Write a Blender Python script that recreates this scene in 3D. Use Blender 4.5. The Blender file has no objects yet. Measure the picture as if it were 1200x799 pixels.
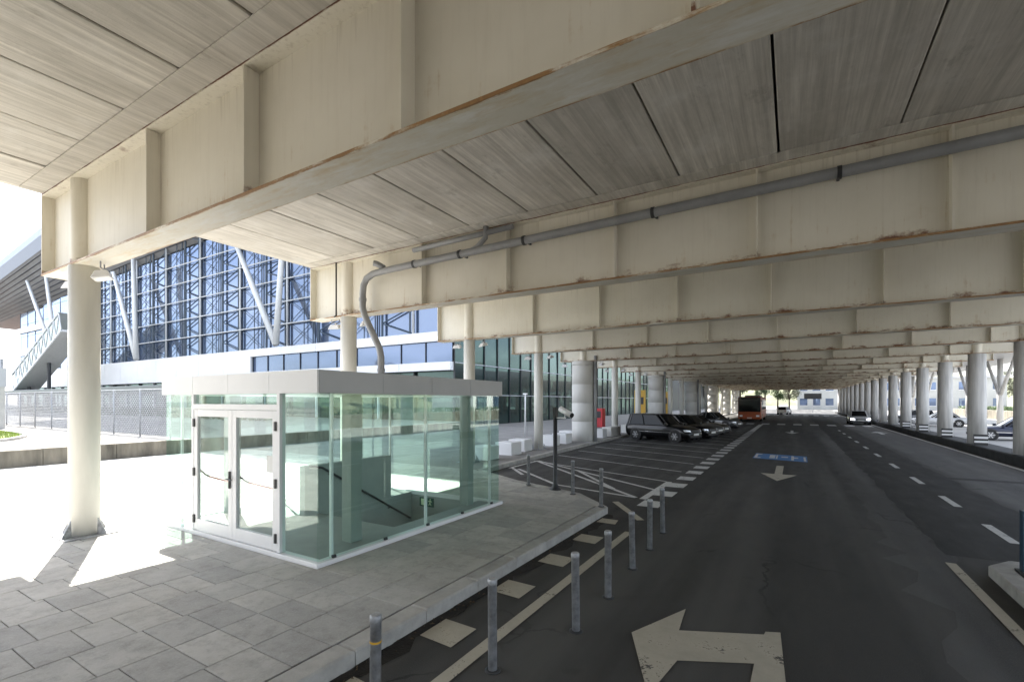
import bpy, bmesh, math, random
from mathutils import Vector, Matrix
random.seed(7)
R = math.radians
scn = bpy.context.scene
C = scn.collection

# ------------------------------------------------------------------ camera
CAM_YAW = 30.9
cd = bpy.data.cameras.new('camera')
cd.sensor_width = 36.0
cd.lens = 36.0 * 551.0 / 1200.0
cd.shift_y = 0.0588
cd.clip_start = 0.05
cd.clip_end = 3000
cam = bpy.data.objects.new('camera', cd)
cam.location = (0, 0, 2.5)
cam.rotation_euler = (R(90), 0, R(CAM_YAW))
C.objects.link(cam)
scn.camera = cam

# ------------------------------------------------------------------ light
SUN_DIR = Vector((-0.688, 0.300, 1.0)).normalized()      # towards the sun
w = bpy.data.worlds.new('World'); scn.world = w; w.use_nodes = True
nt = w.node_tree; nt.nodes.clear()
out = nt.nodes.new('ShaderNodeOutputWorld')
bg = nt.nodes.new('ShaderNodeBackground'); bg.inputs['Strength'].default_value = 0.10
sky = nt.nodes.new('ShaderNodeTexSky'); sky.sky_type = 'NISHITA'; sky.sun_disc = False
sky.sun_elevation = math.asin(SUN_DIR.z)
sky.sun_rotation = math.atan2(SUN_DIR.x, SUN_DIR.y)
sky.dust_density = 2.0; sky.air_density = 1.0; sky.ozone_density = 1.0
tc = nt.nodes.new('ShaderNodeTexCoord')
mp = nt.nodes.new('ShaderNodeMapping'); mp.inputs['Scale'].default_value = (1.6, 1.6, 4.5)
nz = nt.nodes.new('ShaderNodeTexNoise'); nz.inputs['Scale'].default_value = 1.5
nz.inputs['Detail'].default_value = 7; nz.inputs['Roughness'].default_value = 0.58
rp = nt.nodes.new('ShaderNodeValToRGB')
rp.color_ramp.elements[0].position = 0.43; rp.color_ramp.elements[1].position = 0.62
mx = nt.nodes.new('ShaderNodeMix'); mx.data_type = 'RGBA'
mx.inputs[7].default_value = (8.0, 8.2, 8.6, 1)
nt.links.new(tc.outputs['Generated'], mp.inputs['Vector'])
nt.links.new(mp.outputs['Vector'], nz.inputs['Vector'])
nt.links.new(nz.outputs['Fac'], rp.inputs['Fac'])
nt.links.new(rp.outputs['Color'], mx.inputs[0])
nt.links.new(sky.outputs['Color'], mx.inputs[6])
nt.links.new(mx.outputs[2], bg.inputs['Color'])
nt.links.new(bg.outputs['Background'], out.inputs['Surface'])

sl = bpy.data.lights.new('sun', 'SUN'); sl.energy = 4.2; sl.angle = R(0.5); sl.color = (1.0, 0.955, 0.88)
so = bpy.data.objects.new('sun', sl); C.objects.link(so)
so.rotation_euler = (-SUN_DIR).to_track_quat('-Z', 'Y').to_euler()

scn.view_settings.view_transform = 'Standard'
scn.view_settings.look = 'None'
scn.view_settings.gamma = 1.0
scn.view_settings.use_curve_mapping = False
scn.view_settings.exposure = 2.35
scn.render.engine = 'CYCLES'
scn.cycles.max_bounces = 14
scn.cycles.diffuse_bounces = 8
scn.cycles.glossy_bounces = 4
scn.cycles.transparent_max_bounces = 16
scn.cycles.caustics_reflective = False
scn.cycles.caustics_refractive = False

# ------------------------------------------------------------------ helpers
class MB:
    def __init__(s): s.v = []; s.f = []
    def box(s, x0, y0, z0, x1, y1, z1):
        b = len(s.v)
        s.v += [(x0,y0,z0),(x1,y0,z0),(x1,y1,z0),(x0,y1,z0),(x0,y0,z1),(x1,y0,z1),(x1,y1,z1),(x0,y1,z1)]
        s.f += [tuple(b+i for i in q) for q in ((0,3,2,1),(4,5,6,7),(0,1,5,4),(1,2,6,5),(2,3,7,6),(3,0,4,7))]
        return s
    def chbox(s, x0, y0, z0, x1, y1, z1, c):
        """box with chamfered top edges"""
        b = len(s.v)
        s.v += [(x0,y0,z0),(x1,y0,z0),(x1,y1,z0),(x0,y1,z0),
                (x0,y0,z1-c),(x1,y0,z1-c),(x1,y1,z1-c),(x0,y1,z1-c),
                (x0+c,y0+c,z1),(x1-c,y0+c,z1),(x1-c,y1-c,z1),(x0+c,y1-c,z1)]
        s.f += [(b,b+3,b+2,b+1), (b+8,b+9,b+10,b+11)]
        for i in range(4):
            j = (i+1) % 4
            s.f += [(b+i,b+j,b+4+j,b+4+i), (b+4+i,b+4+j,b+8+j,b+8+i)]
        return s
    def quad(s, *p):
        b = len(s.v); s.v += [tuple(q) for q in p]; s.f.append(tuple(range(b, b+len(p)))); return s
    def prism(s, poly, z0, z1, caps=True):
        b = len(s.v); n = len(poly)
        s.v += [(x,y,z0) for x,y in poly] + [(x,y,z1) for x,y in poly]
        for i in range(n):
            j = (i+1) % n; s.f.append((b+i,b+j,b+n+j,b+n+i))
        if caps: s.f += [tuple(b+i for i in reversed(range(n))), tuple(b+n+i for i in range(n))]
        return s
    def ring(s, c, ax, r, n):
        ax = Vector(ax).normalized()
        u = ax.orthogonal().normalized() if abs(ax.z) < .999 else Vector((1,0,0))
        v = ax.cross(u)
        b = len(s.v)
        for i in range(n):
            a = 2*math.pi*i/n
            s.v.append(tuple(Vector(c) + u*math.cos(a)*r + v*math.sin(a)*r))
        return b
    def cyl(s, p0, p1, r0, r1=None, n=12, caps=True):
        r1 = r0 if r1 is None else r1
        ax = Vector(p1)-Vector(p0)
        a = s.ring(p0, ax, r0, n); b = s.ring(p1, ax, r1, n)
        for i in range(n):
            j = (i+1) % n; s.f.append((a+i,a+j,b+j,b+i))
        if caps: s.f += [tuple(a+i for i in reversed(range(n))), tuple(b+i for i in range(n))]
        return s
    def lathe(s, c, prof, n=24):
        x, y = c; rows = []
        for r, z in prof:
            rows.append(len(s.v))
            for i in range(n):
                a = 2*math.pi*i/n; s.v.append((x+r*math.cos(a), y+r*math.sin(a), z))
        for a, b in zip(rows, rows[1:]):
            for i in range(n):
                j = (i+1) % n; s.f.append((a+i,a+j,b+j,b+i))
        s.f += [tuple(rows[0]+i for i in reversed(range(n))), tuple(rows[-1]+i for i in range(n))]
        return s
    def tube(s, path, r, n=10):
        P = [Vector(p) for p in path]; rows = []
        T = [(P[min(i+1,len(P)-1)]-P[max(i-1,0)]).normalized() for i in range(len(P))]
        u = T[0].orthogonal().normalized()
        for i, p in enumerate(P):
            u = (u - T[i]*u.dot(T[i])).normalized(); v = T[i].cross(u)
            rr = r[i] if isinstance(r, (list, tuple)) else r
            rows.append(len(s.v))
            for k in range(n):
                a = 2*math.pi*k/n; s.v.append(tuple(p + u*math.cos(a)*rr + v*math.sin(a)*rr))
        for a, b in zip(rows, rows[1:]):
            for i in range(n):
                j = (i+1) % n; s.f.append((a+i,a+j,b+j,b+i))
        s.f += [tuple(rows[0]+i for i in reversed(range(n))), tuple(rows[-1]+i for i in range(n))]
        return s
    def bar(s, p0, p1, w, h):
        """square bar between two points"""
        p0 = Vector(p0); p1 = Vector(p1); t = (p1-p0).normalized()
        up = Vector((0,0,1)) if abs(t.z) < .95 else Vector((0,1,0))
        u = t.cross(up).normalized()*w/2; v = u.cross(t).normalized()*h/2
        b = len(s.v)
        for p in (p0, p1):
            s.v += [tuple(p-u-v), tuple(p+u-v), tuple(p+u+v), tuple(p-u+v)]
        s.f += [tuple(b+i for i in q) for q in ((3,2,1,0),(4,5,6,7),(0,1,5,4),(1,2,6,5),(2,3,7,6),(3,0,4,7))]
        return s
    def mesh(s, name, mat, smooth=False):
        me = bpy.data.meshes.new(name); me.from_pydata(s.v, [], s.f)
        me.materials.append(mat)
        fix_normals(me)
        if smooth:
            me.polygons.foreach_set('use_smooth', [len(p.vertices) == 4 for p in me.polygons])
        me.update(); return me
    def build(s, name, mat, parent=None, smooth=False, loc=None):
        return place(name, s.mesh(name, mat, smooth), parent, loc)

def fix_normals(me):
    if len(me.polygons) > 4000: return
    if all(abs(v.co.z - me.vertices[0].co.z) < 1e-5 for v in me.vertices):
        if any(p.normal.z < 0 for p in me.polygons): me.flip_normals()
        return
    cnt = {}
    for p in me.polygons:
        for e in p.edge_keys: cnt[e] = cnt.get(e, 0) + 1
    if all(c == 2 for c in cnt.values()):
        b = bmesh.new(); b.from_mesh(me); bmesh.ops.recalc_face_normals(b, faces=b.faces[:]); b.to_mesh(me); b.free()

def place(name, me, parent=None, loc=None, rotz=0.0):
    o = bpy.data.objects.new(name, me); C.objects.link(o)
    if loc is not None: o.location = loc
    if rotz: o.rotation_euler = (0, 0, rotz)
    if parent is not None: par(o, parent)
    return o
def par(o, p):
    """child coordinates stay world coordinates while the parent is only translated"""
    o.parent = p
    if p.get('_world', 0): o.matrix_parent_inverse = Matrix.Translation(-Vector(p.location))
def tag(o, label, cat, group=None):
    o['label'] = label; o['category'] = cat
    if group: o['group'] = group
    return o
WORLD_ROOTS = []
def thing(name, label, cat, loc=(0,0,0), rotz=0, group=None, world=False):
    o = bpy.data.objects.new(name, None); C.objects.link(o)
    o.empty_display_size = 0.3
    o.location = loc; o.rotation_euler = (0,0,rotz)
    tag(o, label, cat, group)
    if world: o['_world'] = 1; WORLD_ROOTS.append(o)
    return o
def struct(o): o['kind'] = 'structure'; return o
def stuff(o): o['kind'] = 'stuff'; return o
def copy_tree(o, parent=None):
    c = o.copy(); C.objects.link(c)
    if parent is not None: c.parent = parent
    for ch in list(o.children): copy_tree(ch, c)
    return c
def bevel(o, wdt=0.01, seg=2):
    m = o.modifiers.new('bevel', 'BEVEL'); m.width = wdt; m.segments = seg; m.limit_method = 'ANGLE'
    return o

# ------------------------------------------------------------------ materials
def newmat(name):
    m = bpy.data.materials.new(name); m.use_nodes = True
    t = m.node_tree; t.nodes.clear()
    o = t.nodes.new('ShaderNodeOutputMaterial'); p = t.nodes.new('ShaderNodeBsdfPrincipled')
    t.links.new(p.outputs[0], o.inputs[0])
    return m, t, p, o
class N:
    """tiny node-expression helper"""
    def __init__(s, t): s.t = t
    def pos(s): return s.t.nodes.new('ShaderNodeNewGeometry').outputs['Position']
    def obj(s): return s.t.nodes.new('ShaderNodeTexCoord').outputs['Object']
    def rnd(s): return s.t.nodes.new('ShaderNodeObjectInfo').outputs['Random']
    def isl(s): return s.t.nodes.new('ShaderNodeNewGeometry').outputs['Random Per Island']
    def sc(s, v, xyz):
        m = s.t.nodes.new('ShaderNodeVectorMath'); m.operation = 'MULTIPLY'
        s.t.links.new(v, m.inputs[0]); m.inputs[1].default_value = xyz; return m.outputs[0]
    def noise(s, v, scale, det=4, rough=.55):
        n = s.t.nodes.new('ShaderNodeTexNoise'); n.inputs['Scale'].default_value = scale
        n.inputs['Detail'].default_value = det; n.inputs['Roughness'].default_value = rough
        s.t.links.new(v, n.inputs['Vector']); return n.outputs['Fac']
    def ramp(s, f, a, b, ca=0.0, cb=1.0):
        n = s.t.nodes.new('ShaderNodeMapRange'); n.inputs[1].default_value = a; n.inputs[2].default_value = b
        n.inputs[3].default_value = ca; n.inputs[4].default_value = cb
        s.t.links.new(f, n.inputs[0]); return n.outputs[0]
    def m(s, op, a, b=0.0):
        n = s.t.nodes.new('ShaderNodeMath'); n.operation = op
        for i, x in enumerate((a, b)):
            if isinstance(x, (int, float)): n.inputs[i].default_value = x
            else: s.t.links.new(x, n.inputs[i])
        return n.outputs[0]
    def mix(s, f, a, b):
        n = s.t.nodes.new('ShaderNodeMix'); n.data_type = 'RGBA'
        for i, x in ((0, f), (6, a), (7, b)):
            if isinstance(x, (int, float)): n.inputs[i].default_value = x
            elif isinstance(x, tuple): n.inputs[i].default_value = x + (1,) if len(x) == 3 else x
            else: s.t.links.new(x, n.inputs[i])
        return n.outputs[2]
    def sep(s, v):
        n = s.t.nodes.new('ShaderNodeSeparateXYZ'); s.t.links.new(v, n.inputs[0]); return n.outputs
    def bump(s, h, p, st=.3, dist=.02):
        n = s.t.nodes.new('ShaderNodeBump'); n.inputs['Strength'].default_value = st
        n.inputs['Distance'].default_value = dist
        s.t.links.new(h, n.inputs['Height']); s.t.links.new(n.outputs[0], p.inputs['Normal'])
def simple(name, col, rough=.6, metal=0.0, var=.15, scale=3.0, bump=0.0, bscale=40.0, rnd=0.0, spec=.5, stretch=(1,1,1)):
    m, t, p, o = newmat(name); n = N(t)
    P = n.sc(n.pos(), stretch)
    f = n.noise(P, scale, 6, .6)
    d = tuple(c*(1-var) for c in col); l = tuple(min(1, c*(1+var)) for c in col)
    c = n.mix(n.ramp(f, .3, .7), d, l)
    if rnd:
        c = n.mix(n.m('MULTIPLY', n.rnd(), rnd), c, tuple(x*.45 for x in col))
    t.links.new(c, p.inputs['Base Color'])
    p.inputs['Roughness'].default_value = rough; p.inputs['Metallic'].default_value = metal
    p.inputs['Specular IOR Level'].default_value = spec
    if bump: n.bump(n.noise(n.pos(), bscale, 3), p, bump)
    return m
M = {}
# cream painted steel with dirt streaks and rust at flange edges
def steel_paint(name, flange):
    m, t, p, o = newmat(name); n = N(t)
    P = n.pos(); ob = n.sep(n.obj())
    big = n.noise(P, .7, 4, .6)
    streak = n.noise(n.sc(P, (9, 9, .55)), 1.6, 4, .6)
    c = n.mix(n.ramp(big, .3, .7), (.66,.62,.52), (.75,.71,.615))
    c = n.mix(n.ramp(streak, .52, .80, 0, .20), c, (.47,.425,.335))
    if flange:
        edge = n.ramp(n.m('ABSOLUTE', ob[1]), .165, .204)
        long_n = n.noise(n.sc(P, (.9, 6, 6)), 1.3, 7, .7)
        fine = n.noise(P, 26, 5, .7)
        e2 = n.m('ADD', n.m('MULTIPLY', edge, .33), n.m('ADD', long_n, n.m('MULTIPLY', fine, .16)))
        mask = n.ramp(e2, .80, .92)
        stain = n.ramp(n.m('ADD', n.m('MULTIPLY', edge, .14), n.m('ADD', long_n, n.m('MULTIPLY', fine, .12))), .56, .76, 0, .75)
        c = n.mix(stain, c, (.58,.44,.23))
        c = n.mix(mask, c, n.mix(fine, (.16,.07,.03), (.42,.24,.09)))
        white = n.ramp(n.noise(n.sc(P, (.7, 3, 3)), 2.3, 7, .7), .50, .66, 0, .7)
        c = n.mix(n.m('MULTIPLY', white, n.ramp(mask, 0, 1, 1, 0)), c, (.80,.79,.75))
    else:
        fine = n.noise(P, 22, 5, .7)
        low = n.ramp(ob[2], 4.87, 5.08, 1, 0)
        top = n.ramp(ob[2], 6.358, 6.382, 0, 1)
        ln = n.noise(n.sc(P, (1.1, 1, 2)), 1.5, 6, .7)
        mk = n.ramp(n.m('ADD', n.m('MULTIPLY', low, .18), n.m('ADD', ln, n.m('MULTIPLY', fine, .2))), .72, .84)
        mt = n.ramp(n.m('ADD', n.m('MULTIPLY', top, .40), n.m('ADD', ln, n.m('MULTIPLY', fine, .12))), .78, .92)
        mk = n.m('MULTIPLY', mk, n.ramp(ob[2], 4.95, 5.12, 1, 0))
        st = n.m('MULTIPLY', n.ramp(n.m('ADD', n.m('MULTIPLY', low, .2), ln), .60, .85, 0, .4), n.ramp(ob[2], 4.9, 5.5, 1, .15))
        drip = n.noise(n.sc(P, (16, 16, .5)), 1.0, 5, .7)
        reach = n.ramp(ob[2], 4.88, 5.75, 1, 0)
        dm = n.ramp(n.m('ADD', n.m('MULTIPLY', reach, .16), n.m('MULTIPLY', drip, n.ramp(ln, .35, .65, .7, 1.1))), .64, .80, 0, .4)
        c = n.mix(dm, c, (.46,.33,.17))
        td = n.ramp(n.m('ADD', n.m('MULTIPLY', n.ramp(ob[2], 5.7, 6.38), .14), drip), .66, .80, 0, .35)
        c = n.mix(td, c, (.34,.29,.22))
        c = n.mix(st, c, (.47,.36,.21))
        c = n.mix(n.m('MAXIMUM', mk, mt), c, n.mix(fine, (.09,.04,.025), (.26,.11,.06)))
    t.links.new(c, p.inputs['Base Color']); p.inputs['Roughness'].default_value = .52
    n.bump(n.m('ADD', n.noise(P, 1.2, 2), n.m('MULTIPLY', fine, .06)), p, .25, .02)
    return m
M['web'] = steel_paint('cream_steel', False)
M['flange'] = steel_paint('cream_flange', True)
# precast planks
def plank_mat():
    m, t, p, o = newmat('precast_concrete'); n = N(t)
    av = t.nodes.new('ShaderNodeVectorMath'); av.operation = 'ADD'; cb_ = t.nodes.new('ShaderNodeCombineXYZ')
    r0 = n.rnd(); t.links.new(n.m('MULTIPLY', r0, 37.0), cb_.inputs[0]); t.links.new(n.m('MULTIPLY', r0, 91.0), cb_.inputs[1])
    t.links.new(n.pos(), av.inputs[0]); t.links.new(cb_.outputs[0], av.inputs[1]); P = av.outputs[0]
    st = n.noise(n.sc(P, (7.5, .28, 1)), 1.5, 6, .65)
    st2 = n.noise(n.sc(P, (26, .5, 1)), 1.5, 4, .6)
    blot = n.noise(P, 1.4, 6, .65)
    c = n.mix(n.ramp(st, .32, .68), (.46,.43,.38), (.74,.70,.63))
    c = n.mix(n.ramp(st2, .45, .75, 0, .45), c, (.30,.28,.25))
    c = n.mix(n.ramp(blot, .52, .74, 0, .55), c, (.74,.725,.69))
    c = n.mix(n.ramp(n.noise(n.sc(P,(1,.5,1)), .8, 6, .7), .46, .70, 0, .5), c, (.30,.275,.235))
    c = n.mix(n.m('MULTIPLY', n.rnd(), .30), c, (.30,.28,.245))
    leak = n.noise(n.sc(P, (1.6, .7, 1)), 1.5, 8, .75)
    c = n.mix(n.ramp(leak, .58, .66, 0, .42), c, (.26,.235,.20))
    c = n.mix(n.ramp(leak, .36, .28, 0, .5), c, (.76,.75,.72))
    c = n.mix(n.ramp(n.noise(P, 45, 4, .7), .62, .74, 0, .45), c, (.20,.19,.17))
    t.links.new(c, p.inputs['Base Color']); p.inputs['Roughness'].default_value = .85
    n.bump(n.m('ADD', n.m('MULTIPLY', st2, .6), n.noise(P, 60, 3)), p, .3, .006)
    return m
M['plank'] = plank_mat()
M['conc'] = simple('plain_concrete', (.46,.445,.415), .85, var=.2, scale=1.5, bump=.2)
M['drum'] = simple('drum_concrete', (.62,.61,.58), .8, var=.1, scale=1.2, bump=.12, stretch=(1,1,.3))
M['colpaint'] = simple('column_paint', (.68,.665,.61), .55, var=.10, scale=1.3, bump=.05, stretch=(2,2,.4))
M['colgrey'] = simple('grey_column_concrete', (.57,.56,.545), .75, var=.25, scale=1.6, bump=.15, stretch=(5,5,.35))
M['deckdark'] = simple('deck_concrete', (.22,.21,.195), .9, var=.2)
def asphalt(name, col, light, crack=True, patch=.45):
    m, t, p, o = newmat(name); n = N(t); P = n.pos()
    big = n.noise(n.sc(P, (1, .35, 1)), .35, 5, .6)
    mid = n.noise(n.sc(P, (1.6, .5, 1)), 1.3, 6, .65)
    fine = n.noise(P, 130, 2, .7)
    c = n.mix(n.ramp(big, .35, .68), col, light)
    c = n.mix(n.ramp(mid, .5, .8, 0, patch), c, tuple(x*.45 for x in col))
    c = n.mix(n.ramp(fine, .50, .72, 0, .65), c, tuple(x*2.6 for x in light))
    trk = n.noise(n.sc(P, (1.1, .045, 1)), 1.0, 3, .5)
    c = n.mix(n.ramp(trk, .44, .64, 0, .75), c, tuple(x*1.9 for x in light))
    st = n.noise(P, .9, 3, .5)
    c = n.mix(n.ramp(st, .68, .76, 0, .75), c, tuple(x*.35 for x in col))
    if crack:
        vo = t.nodes.new('ShaderNodeTexVoronoi'); vo.feature = 'DISTANCE_TO_EDGE'; vo.inputs['Scale'].default_value = .33
        wv = t.nodes.new('ShaderNodeVectorMath'); wv.operation = 'ADD'
        nn_ = t.nodes.new('ShaderNodeTexNoise'); nn_.inputs['Scale'].default_value = 1.6; nn_.inputs['Detail'].default_value = 6
        t.links.new(P, nn_.inputs['Vector']); t.links.new(P, wv.inputs[0]); t.links.new(nn_.outputs['Color'], wv.inputs[1])
        t.links.new(wv.outputs[0], vo.inputs['Vector'])
        ck = n.m('MULTIPLY', n.ramp(vo.outputs['Distance'], .004, .010, 1, 0), n.ramp(n.noise(P, .23, 3), .50, .58))
        c = n.mix(n.m('MULTIPLY', ck, .8), c, (.008,.008,.008))
    t.links.new(c, p.inputs['Base Color'])
    t.links.new(n.ramp(mid, .3, .8, .82, .6), p.inputs['Roughness'])
    p.inputs['Specular IOR Level'].default_value = .35
    n.bump(fine, p, .55, .006)
    return m
M['asphalt'] = asphalt('asphalt_worn', (.028,.028,.027), (.047,.046,.044))
M['asphalt_new'] = asphalt('asphalt_new', (.010,.010,.010), (.016,.016,.016), patch=.3)
M['asphalt_pale'] = asphalt('asphalt_pale', (.038,.038,.038), (.062,.061,.06))
M['asphalt_far'] = asphalt('asphalt_far', (.07,.07,.07), (.105,.105,.10))
def paint(name, col, wear=.58):
    m, t, p, o = newmat(name); n = N(t); P = n.pos()
    a = n.noise(P, 3.0, 6, .7); b = n.noise(P, 38, 4, .7)
    w_ = n.ramp(n.m('ADD', n.m('MULTIPLY', a, .6), n.m('MULTIPLY', b, .4)), wear, wear+.05)
    c = n.mix(n.ramp(a, .3, .7), tuple(x*.78 for x in col), col)
    c = n.mix(w_, c, (.06,.058,.054))
    t.links.new(c, p.inputs['Base Color']); p.inputs['Roughness'].default_value = .7
    n.bump(b, p, .2, .004)
    return m
M['pwhite'] = paint('road_paint_white', (.62,.62,.60), .555)
M['pcream'] = paint('road_paint_cream', (.47,.435,.355), .565)
M['pblue'] = paint('road_paint_blue', (.07,.20,.44))
def paver_mat(isl):
    m, t, p, o = newmat('granite_paving' + ('_joined' if isl else '')); n = N(t); P = n.pos()
    r = n.isl() if isl else n.rnd()
    a = n.noise(P, 2.2, 6, .65); f = n.noise(P, 70, 3, .7); s = n.noise(n.sc(P, (1,.6,1)), .55, 4)
    c = n.mix(r, (.34,.336,.322), (.50,.488,.455))
    c = n.mix(n.ramp(a, .42, .75, 0, .55), c, (.22,.215,.20))
    c = n.mix(n.ramp(s, .5, .7, 0, .5), c, (.34,.32,.27))
    dirt = n.noise(P, 5.5, 7, .75)
    c = n.mix(n.ramp(dirt, .48, .72, 0, .65), c, (.20,.193,.175))
    lite = n.noise(n.sc(P, (1,.7,1)), 1.1, 7, .7)
    c = n.mix(n.ramp(lite, .52, .72, 0, .45), c, (.47,.465,.45))
    c = n.mix(n.ramp(f, .5, .75, 0, .45), c, (.55,.55,.55))
    c = n.mix(n.ramp(f, .36, .26, 0, .35), c, (.07,.07,.07))
    t.links.new(c, p.inputs['Base Color']); p.inputs['Roughness'].default_value = .72
    n.bump(n.m('ADD', f, n.m('MULTIPLY', a, 1.2)), p, .35, .006)
    return m
M['paver'] = paver_mat(False); M['paver_j'] = paver_mat(True)
M['joint'] = simple('paving_joint', (.20,.19,.17), .95, var=.3, scale=8)
M['kerb'] = simple('kerb_granite', (.40,.39,.365), .8, var=.22, scale=4, bump=.3, bscale=60, rnd=.3)
M['pave_far'] = simple('pavement_concrete', (.22,.215,.205), .85, var=.2, scale=1.2, bump=.2)
M['white'] = simple('white_panel', (.74,.74,.745), .45, var=.03, scale=.6)
M['whiteframe'] = simple('white_aluminium', (.78,.78,.79), .35, var=.03, scale=2)
M['postgrey'] = simple('grey_green_post', (.27,.30,.28), .5, var=.08)
M['greypanel'] = simple('grey_fascia_panel', (.42,.423,.435), .42, var=.05, scale=1.5)
M['galv'] = simple('galvanised_steel', (.36,.37,.39), .5, metal=.35, var=.35, scale=14, bump=.12)
M['darkmetal'] = simple('dark_metal', (.045,.047,.05), .5, metal=.3, var=.2)
M['black'] = simple('black_plastic', (.018,.018,.02), .45, var=.2)
M['pvc'] = simple('grey_pvc', (.27,.275,.28), .42, var=.14, scale=3, stretch=(1,1,1))
M['mullwhite'] = simple('mullion_white', (.62,.64,.66), .4, var=.06)
M['truss'] = simple('truss_blue', (.035,.06,.09), .5, var=.15)
M['strut'] = simple('strut_white', (.72,.73,.73), .4, var=.05)
M['rooffas'] = simple('roof_fascia', (.17,.20,.26), .45, metal=.1, var=.06)
M['roofunder'] = simple('roof_underside', (.17,.17,.175), .7, var=.12, scale=.6)
M['oldconc'] = simple('stained_concrete', (.17,.155,.125), .9, var=.55, scale=1.3, bump=.4, stretch=(1.4,1.4,.35))
M['red'] = simple('red_paint', (.45,.02,.03), .4, var=.1)
M['yellow'] = simple('yellow_panel', (.62,.36,.04), .5, var=.1)
M['orange'] = simple('orange_paint', (.34,.065,.012), .4, var=.08)
M['bluepost'] = simple('dark_blue_post', (.02,.05,.08), .4, var=.1)
M['lens'] = simple('lamp_lens', (.75,.75,.72), .25, var=.03)
M['rubber'] = simple('tyre_rubber', (.02,.02,.02), .8, var=.2)
M['rim'] = simple('alloy_rim', (.5,.5,.52), .3, metal=.8, var=.1)
M['chrome'] = simple('chrome', (.7,.7,.72), .15, metal=1.0, var=.02)
M['plate'] = simple('number_plate', (.7,.7,.68), .5, var=.02)
M['bark'] = simple('bark', (.09,.07,.05), .9, var=.4, scale=8, bump=.5)
M['sign_green'] = simple('exit_sign_green', (.0,.07,.04), .5, var=.05)
def car_paint(name, col, metal=.3):
    m, t, p, o = newmat(name)
    p.inputs['Base Color'].default_value = col + (1,); p.inputs['Metallic'].default_value = metal
    p.inputs['Roughness'].default_value = .3; p.inputs['Coat Weight'].default_value = .35
    p.inputs['Specular IOR Level'].default_value = .3
    p.inputs['Coat Roughness'].default_value = .04
    return m
M['cblack'] = car_paint('car_black', (.004,.004,.005), .1); M['csilver'] = car_paint('car_silver', (.52,.53,.55), .15)
M['cblue'] = car_paint('car_dark_blue', (.02,.025,.05)); M['cwhite'] = car_paint('car_white', (.7,.7,.7), 0)
M['cgrey'] = car_paint('car_grey', (.12,.125,.13), .5)
def reflect_glass(name, col, mixf, gcol=(.9,.95,1.0), rough=.015):
    m, t, p, o = newmat(name); n = N(t)
    p.inputs['Base Color'].default_value = col + (1,); p.inputs['Roughness'].default_value = .25
    g = t.nodes.new('ShaderNodeBsdfGlossy'); g.inputs['Color'].default_value = gcol + (1,); g.inputs['Roughness'].default_value = rough
    lw = t.nodes.new('ShaderNodeLayerWeight'); lw.inputs['Blend'].default_value = .35
    f = n.ramp(lw.outputs['Fresnel'], 0, 1, mixf, 1)
    c = n.mix(n.m('MULTIPLY', n.rnd(), .35), col, tuple(x*1.7 for x in col)); t.links.new(c, p.inputs['Base Color'])
    ms = t.nodes.new('ShaderNodeMixShader'); t.links.new(f, ms.inputs[0])
    t.links.new(p.outputs[0], ms.inputs[1]); t.links.new(g.outputs[0], ms.inputs[2]); t.links.new(ms.outputs[0], o.inputs[0])
    return m
M['blueglass'] = reflect_glass('blue_curtain_glass', (.035,.055,.10), .10, (.42,.57,.88))
M['greenglass'] = reflect_glass('dark_green_glass', (.004,.016,.015), .06, (.20,.36,.33), .03)
M['carglass'] = simple('car_glass', (.004,.005,.006), .08, spec=.22)
def clear_glass(name, tint):
    m, t, p, o = newmat(name); n = N(t)
    t.nodes.remove(p)
    tr = t.nodes.new('ShaderNodeBsdfTransparent'); tr.inputs['Color'].default_value = tint + (1,)
    g = t.nodes.new('ShaderNodeBsdfGlossy'); g.inputs['Roughness'].default_value = .01
    g.inputs['Color'].default_value = (.93,1,.97,1)
    fr = t.nodes.new('ShaderNodeFresnel'); bf = t.nodes.new('ShaderNodeNewGeometry').outputs['Backfacing']
    t.links.new(n.ramp(bf, 0, 1, 1.5, 1/1.5), fr.inputs['IOR'])
    # both faces of the pane are in the mesh: each reflects once
    ms = t.nodes.new('ShaderNodeMixShader'); t.links.new(n.m('MULTIPLY', fr.outputs[0], 1.3), ms.inputs[0])
    t.links.new(tr.outputs[0], ms.inputs[1]); t.links.new(g.outputs[0], ms.inputs[2]); t.links.new(ms.outputs[0], o.inputs[0])
    return m
M['glass'] = clear_glass('pavilion_glass', (.895,.972,.945))
M['doorglass'] = clear_glass('door_glass', (.975,.99,.985))
def emit(name, col, st):
    m, t, p, o = newmat(name); p.inputs['Base Color'].default_value = col+(1,)
    p.inputs['Emission Color'].default_value = col+(1,); p.inputs['Emission Strength'].default_value = st
    return m
M['headlit'] = emit('lit_headlight', (.85,.88,1.0), 6.0)
M['headlamp'] = car_paint('headlamp', (.75,.77,.8), .6)
M['pict'] = simple('pictogram_pale_green', (.75,.85,.55), .5, var=.03)
def leaf_mat(name, a, b):
    m, t, p, o = newmat(name); n = N(t)
    c = n.mix(n.isl(), a, b); c = n.mix(n.m('MULTIPLY', n.rnd(), .4), c, tuple(x*.6 for x in a))
    t.links.new(c, p.inputs['Base Color']); p.inputs['Roughness'].default_value = .6
    tl = t.nodes.new('ShaderNodeBsdfTranslucent'); t.links.new(c, tl.inputs['Color'])
    ms = t.nodes.new('ShaderNodeMixShader'); ms.inputs[0].default_value = .3
    t.links.new(p.outputs[0], ms.inputs[1]); t.links.new(tl.outputs[0], ms.inputs[2]); t.links.new(ms.outputs[0], o.inputs[0])
    return m
M['leaf'] = leaf_mat('leaf_green', (.028,.055,.018), (.07,.105,.036))
M['leaf2'] = leaf_mat('leaf_olive', (.05,.062,.028), (.10,.105,.055))
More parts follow.
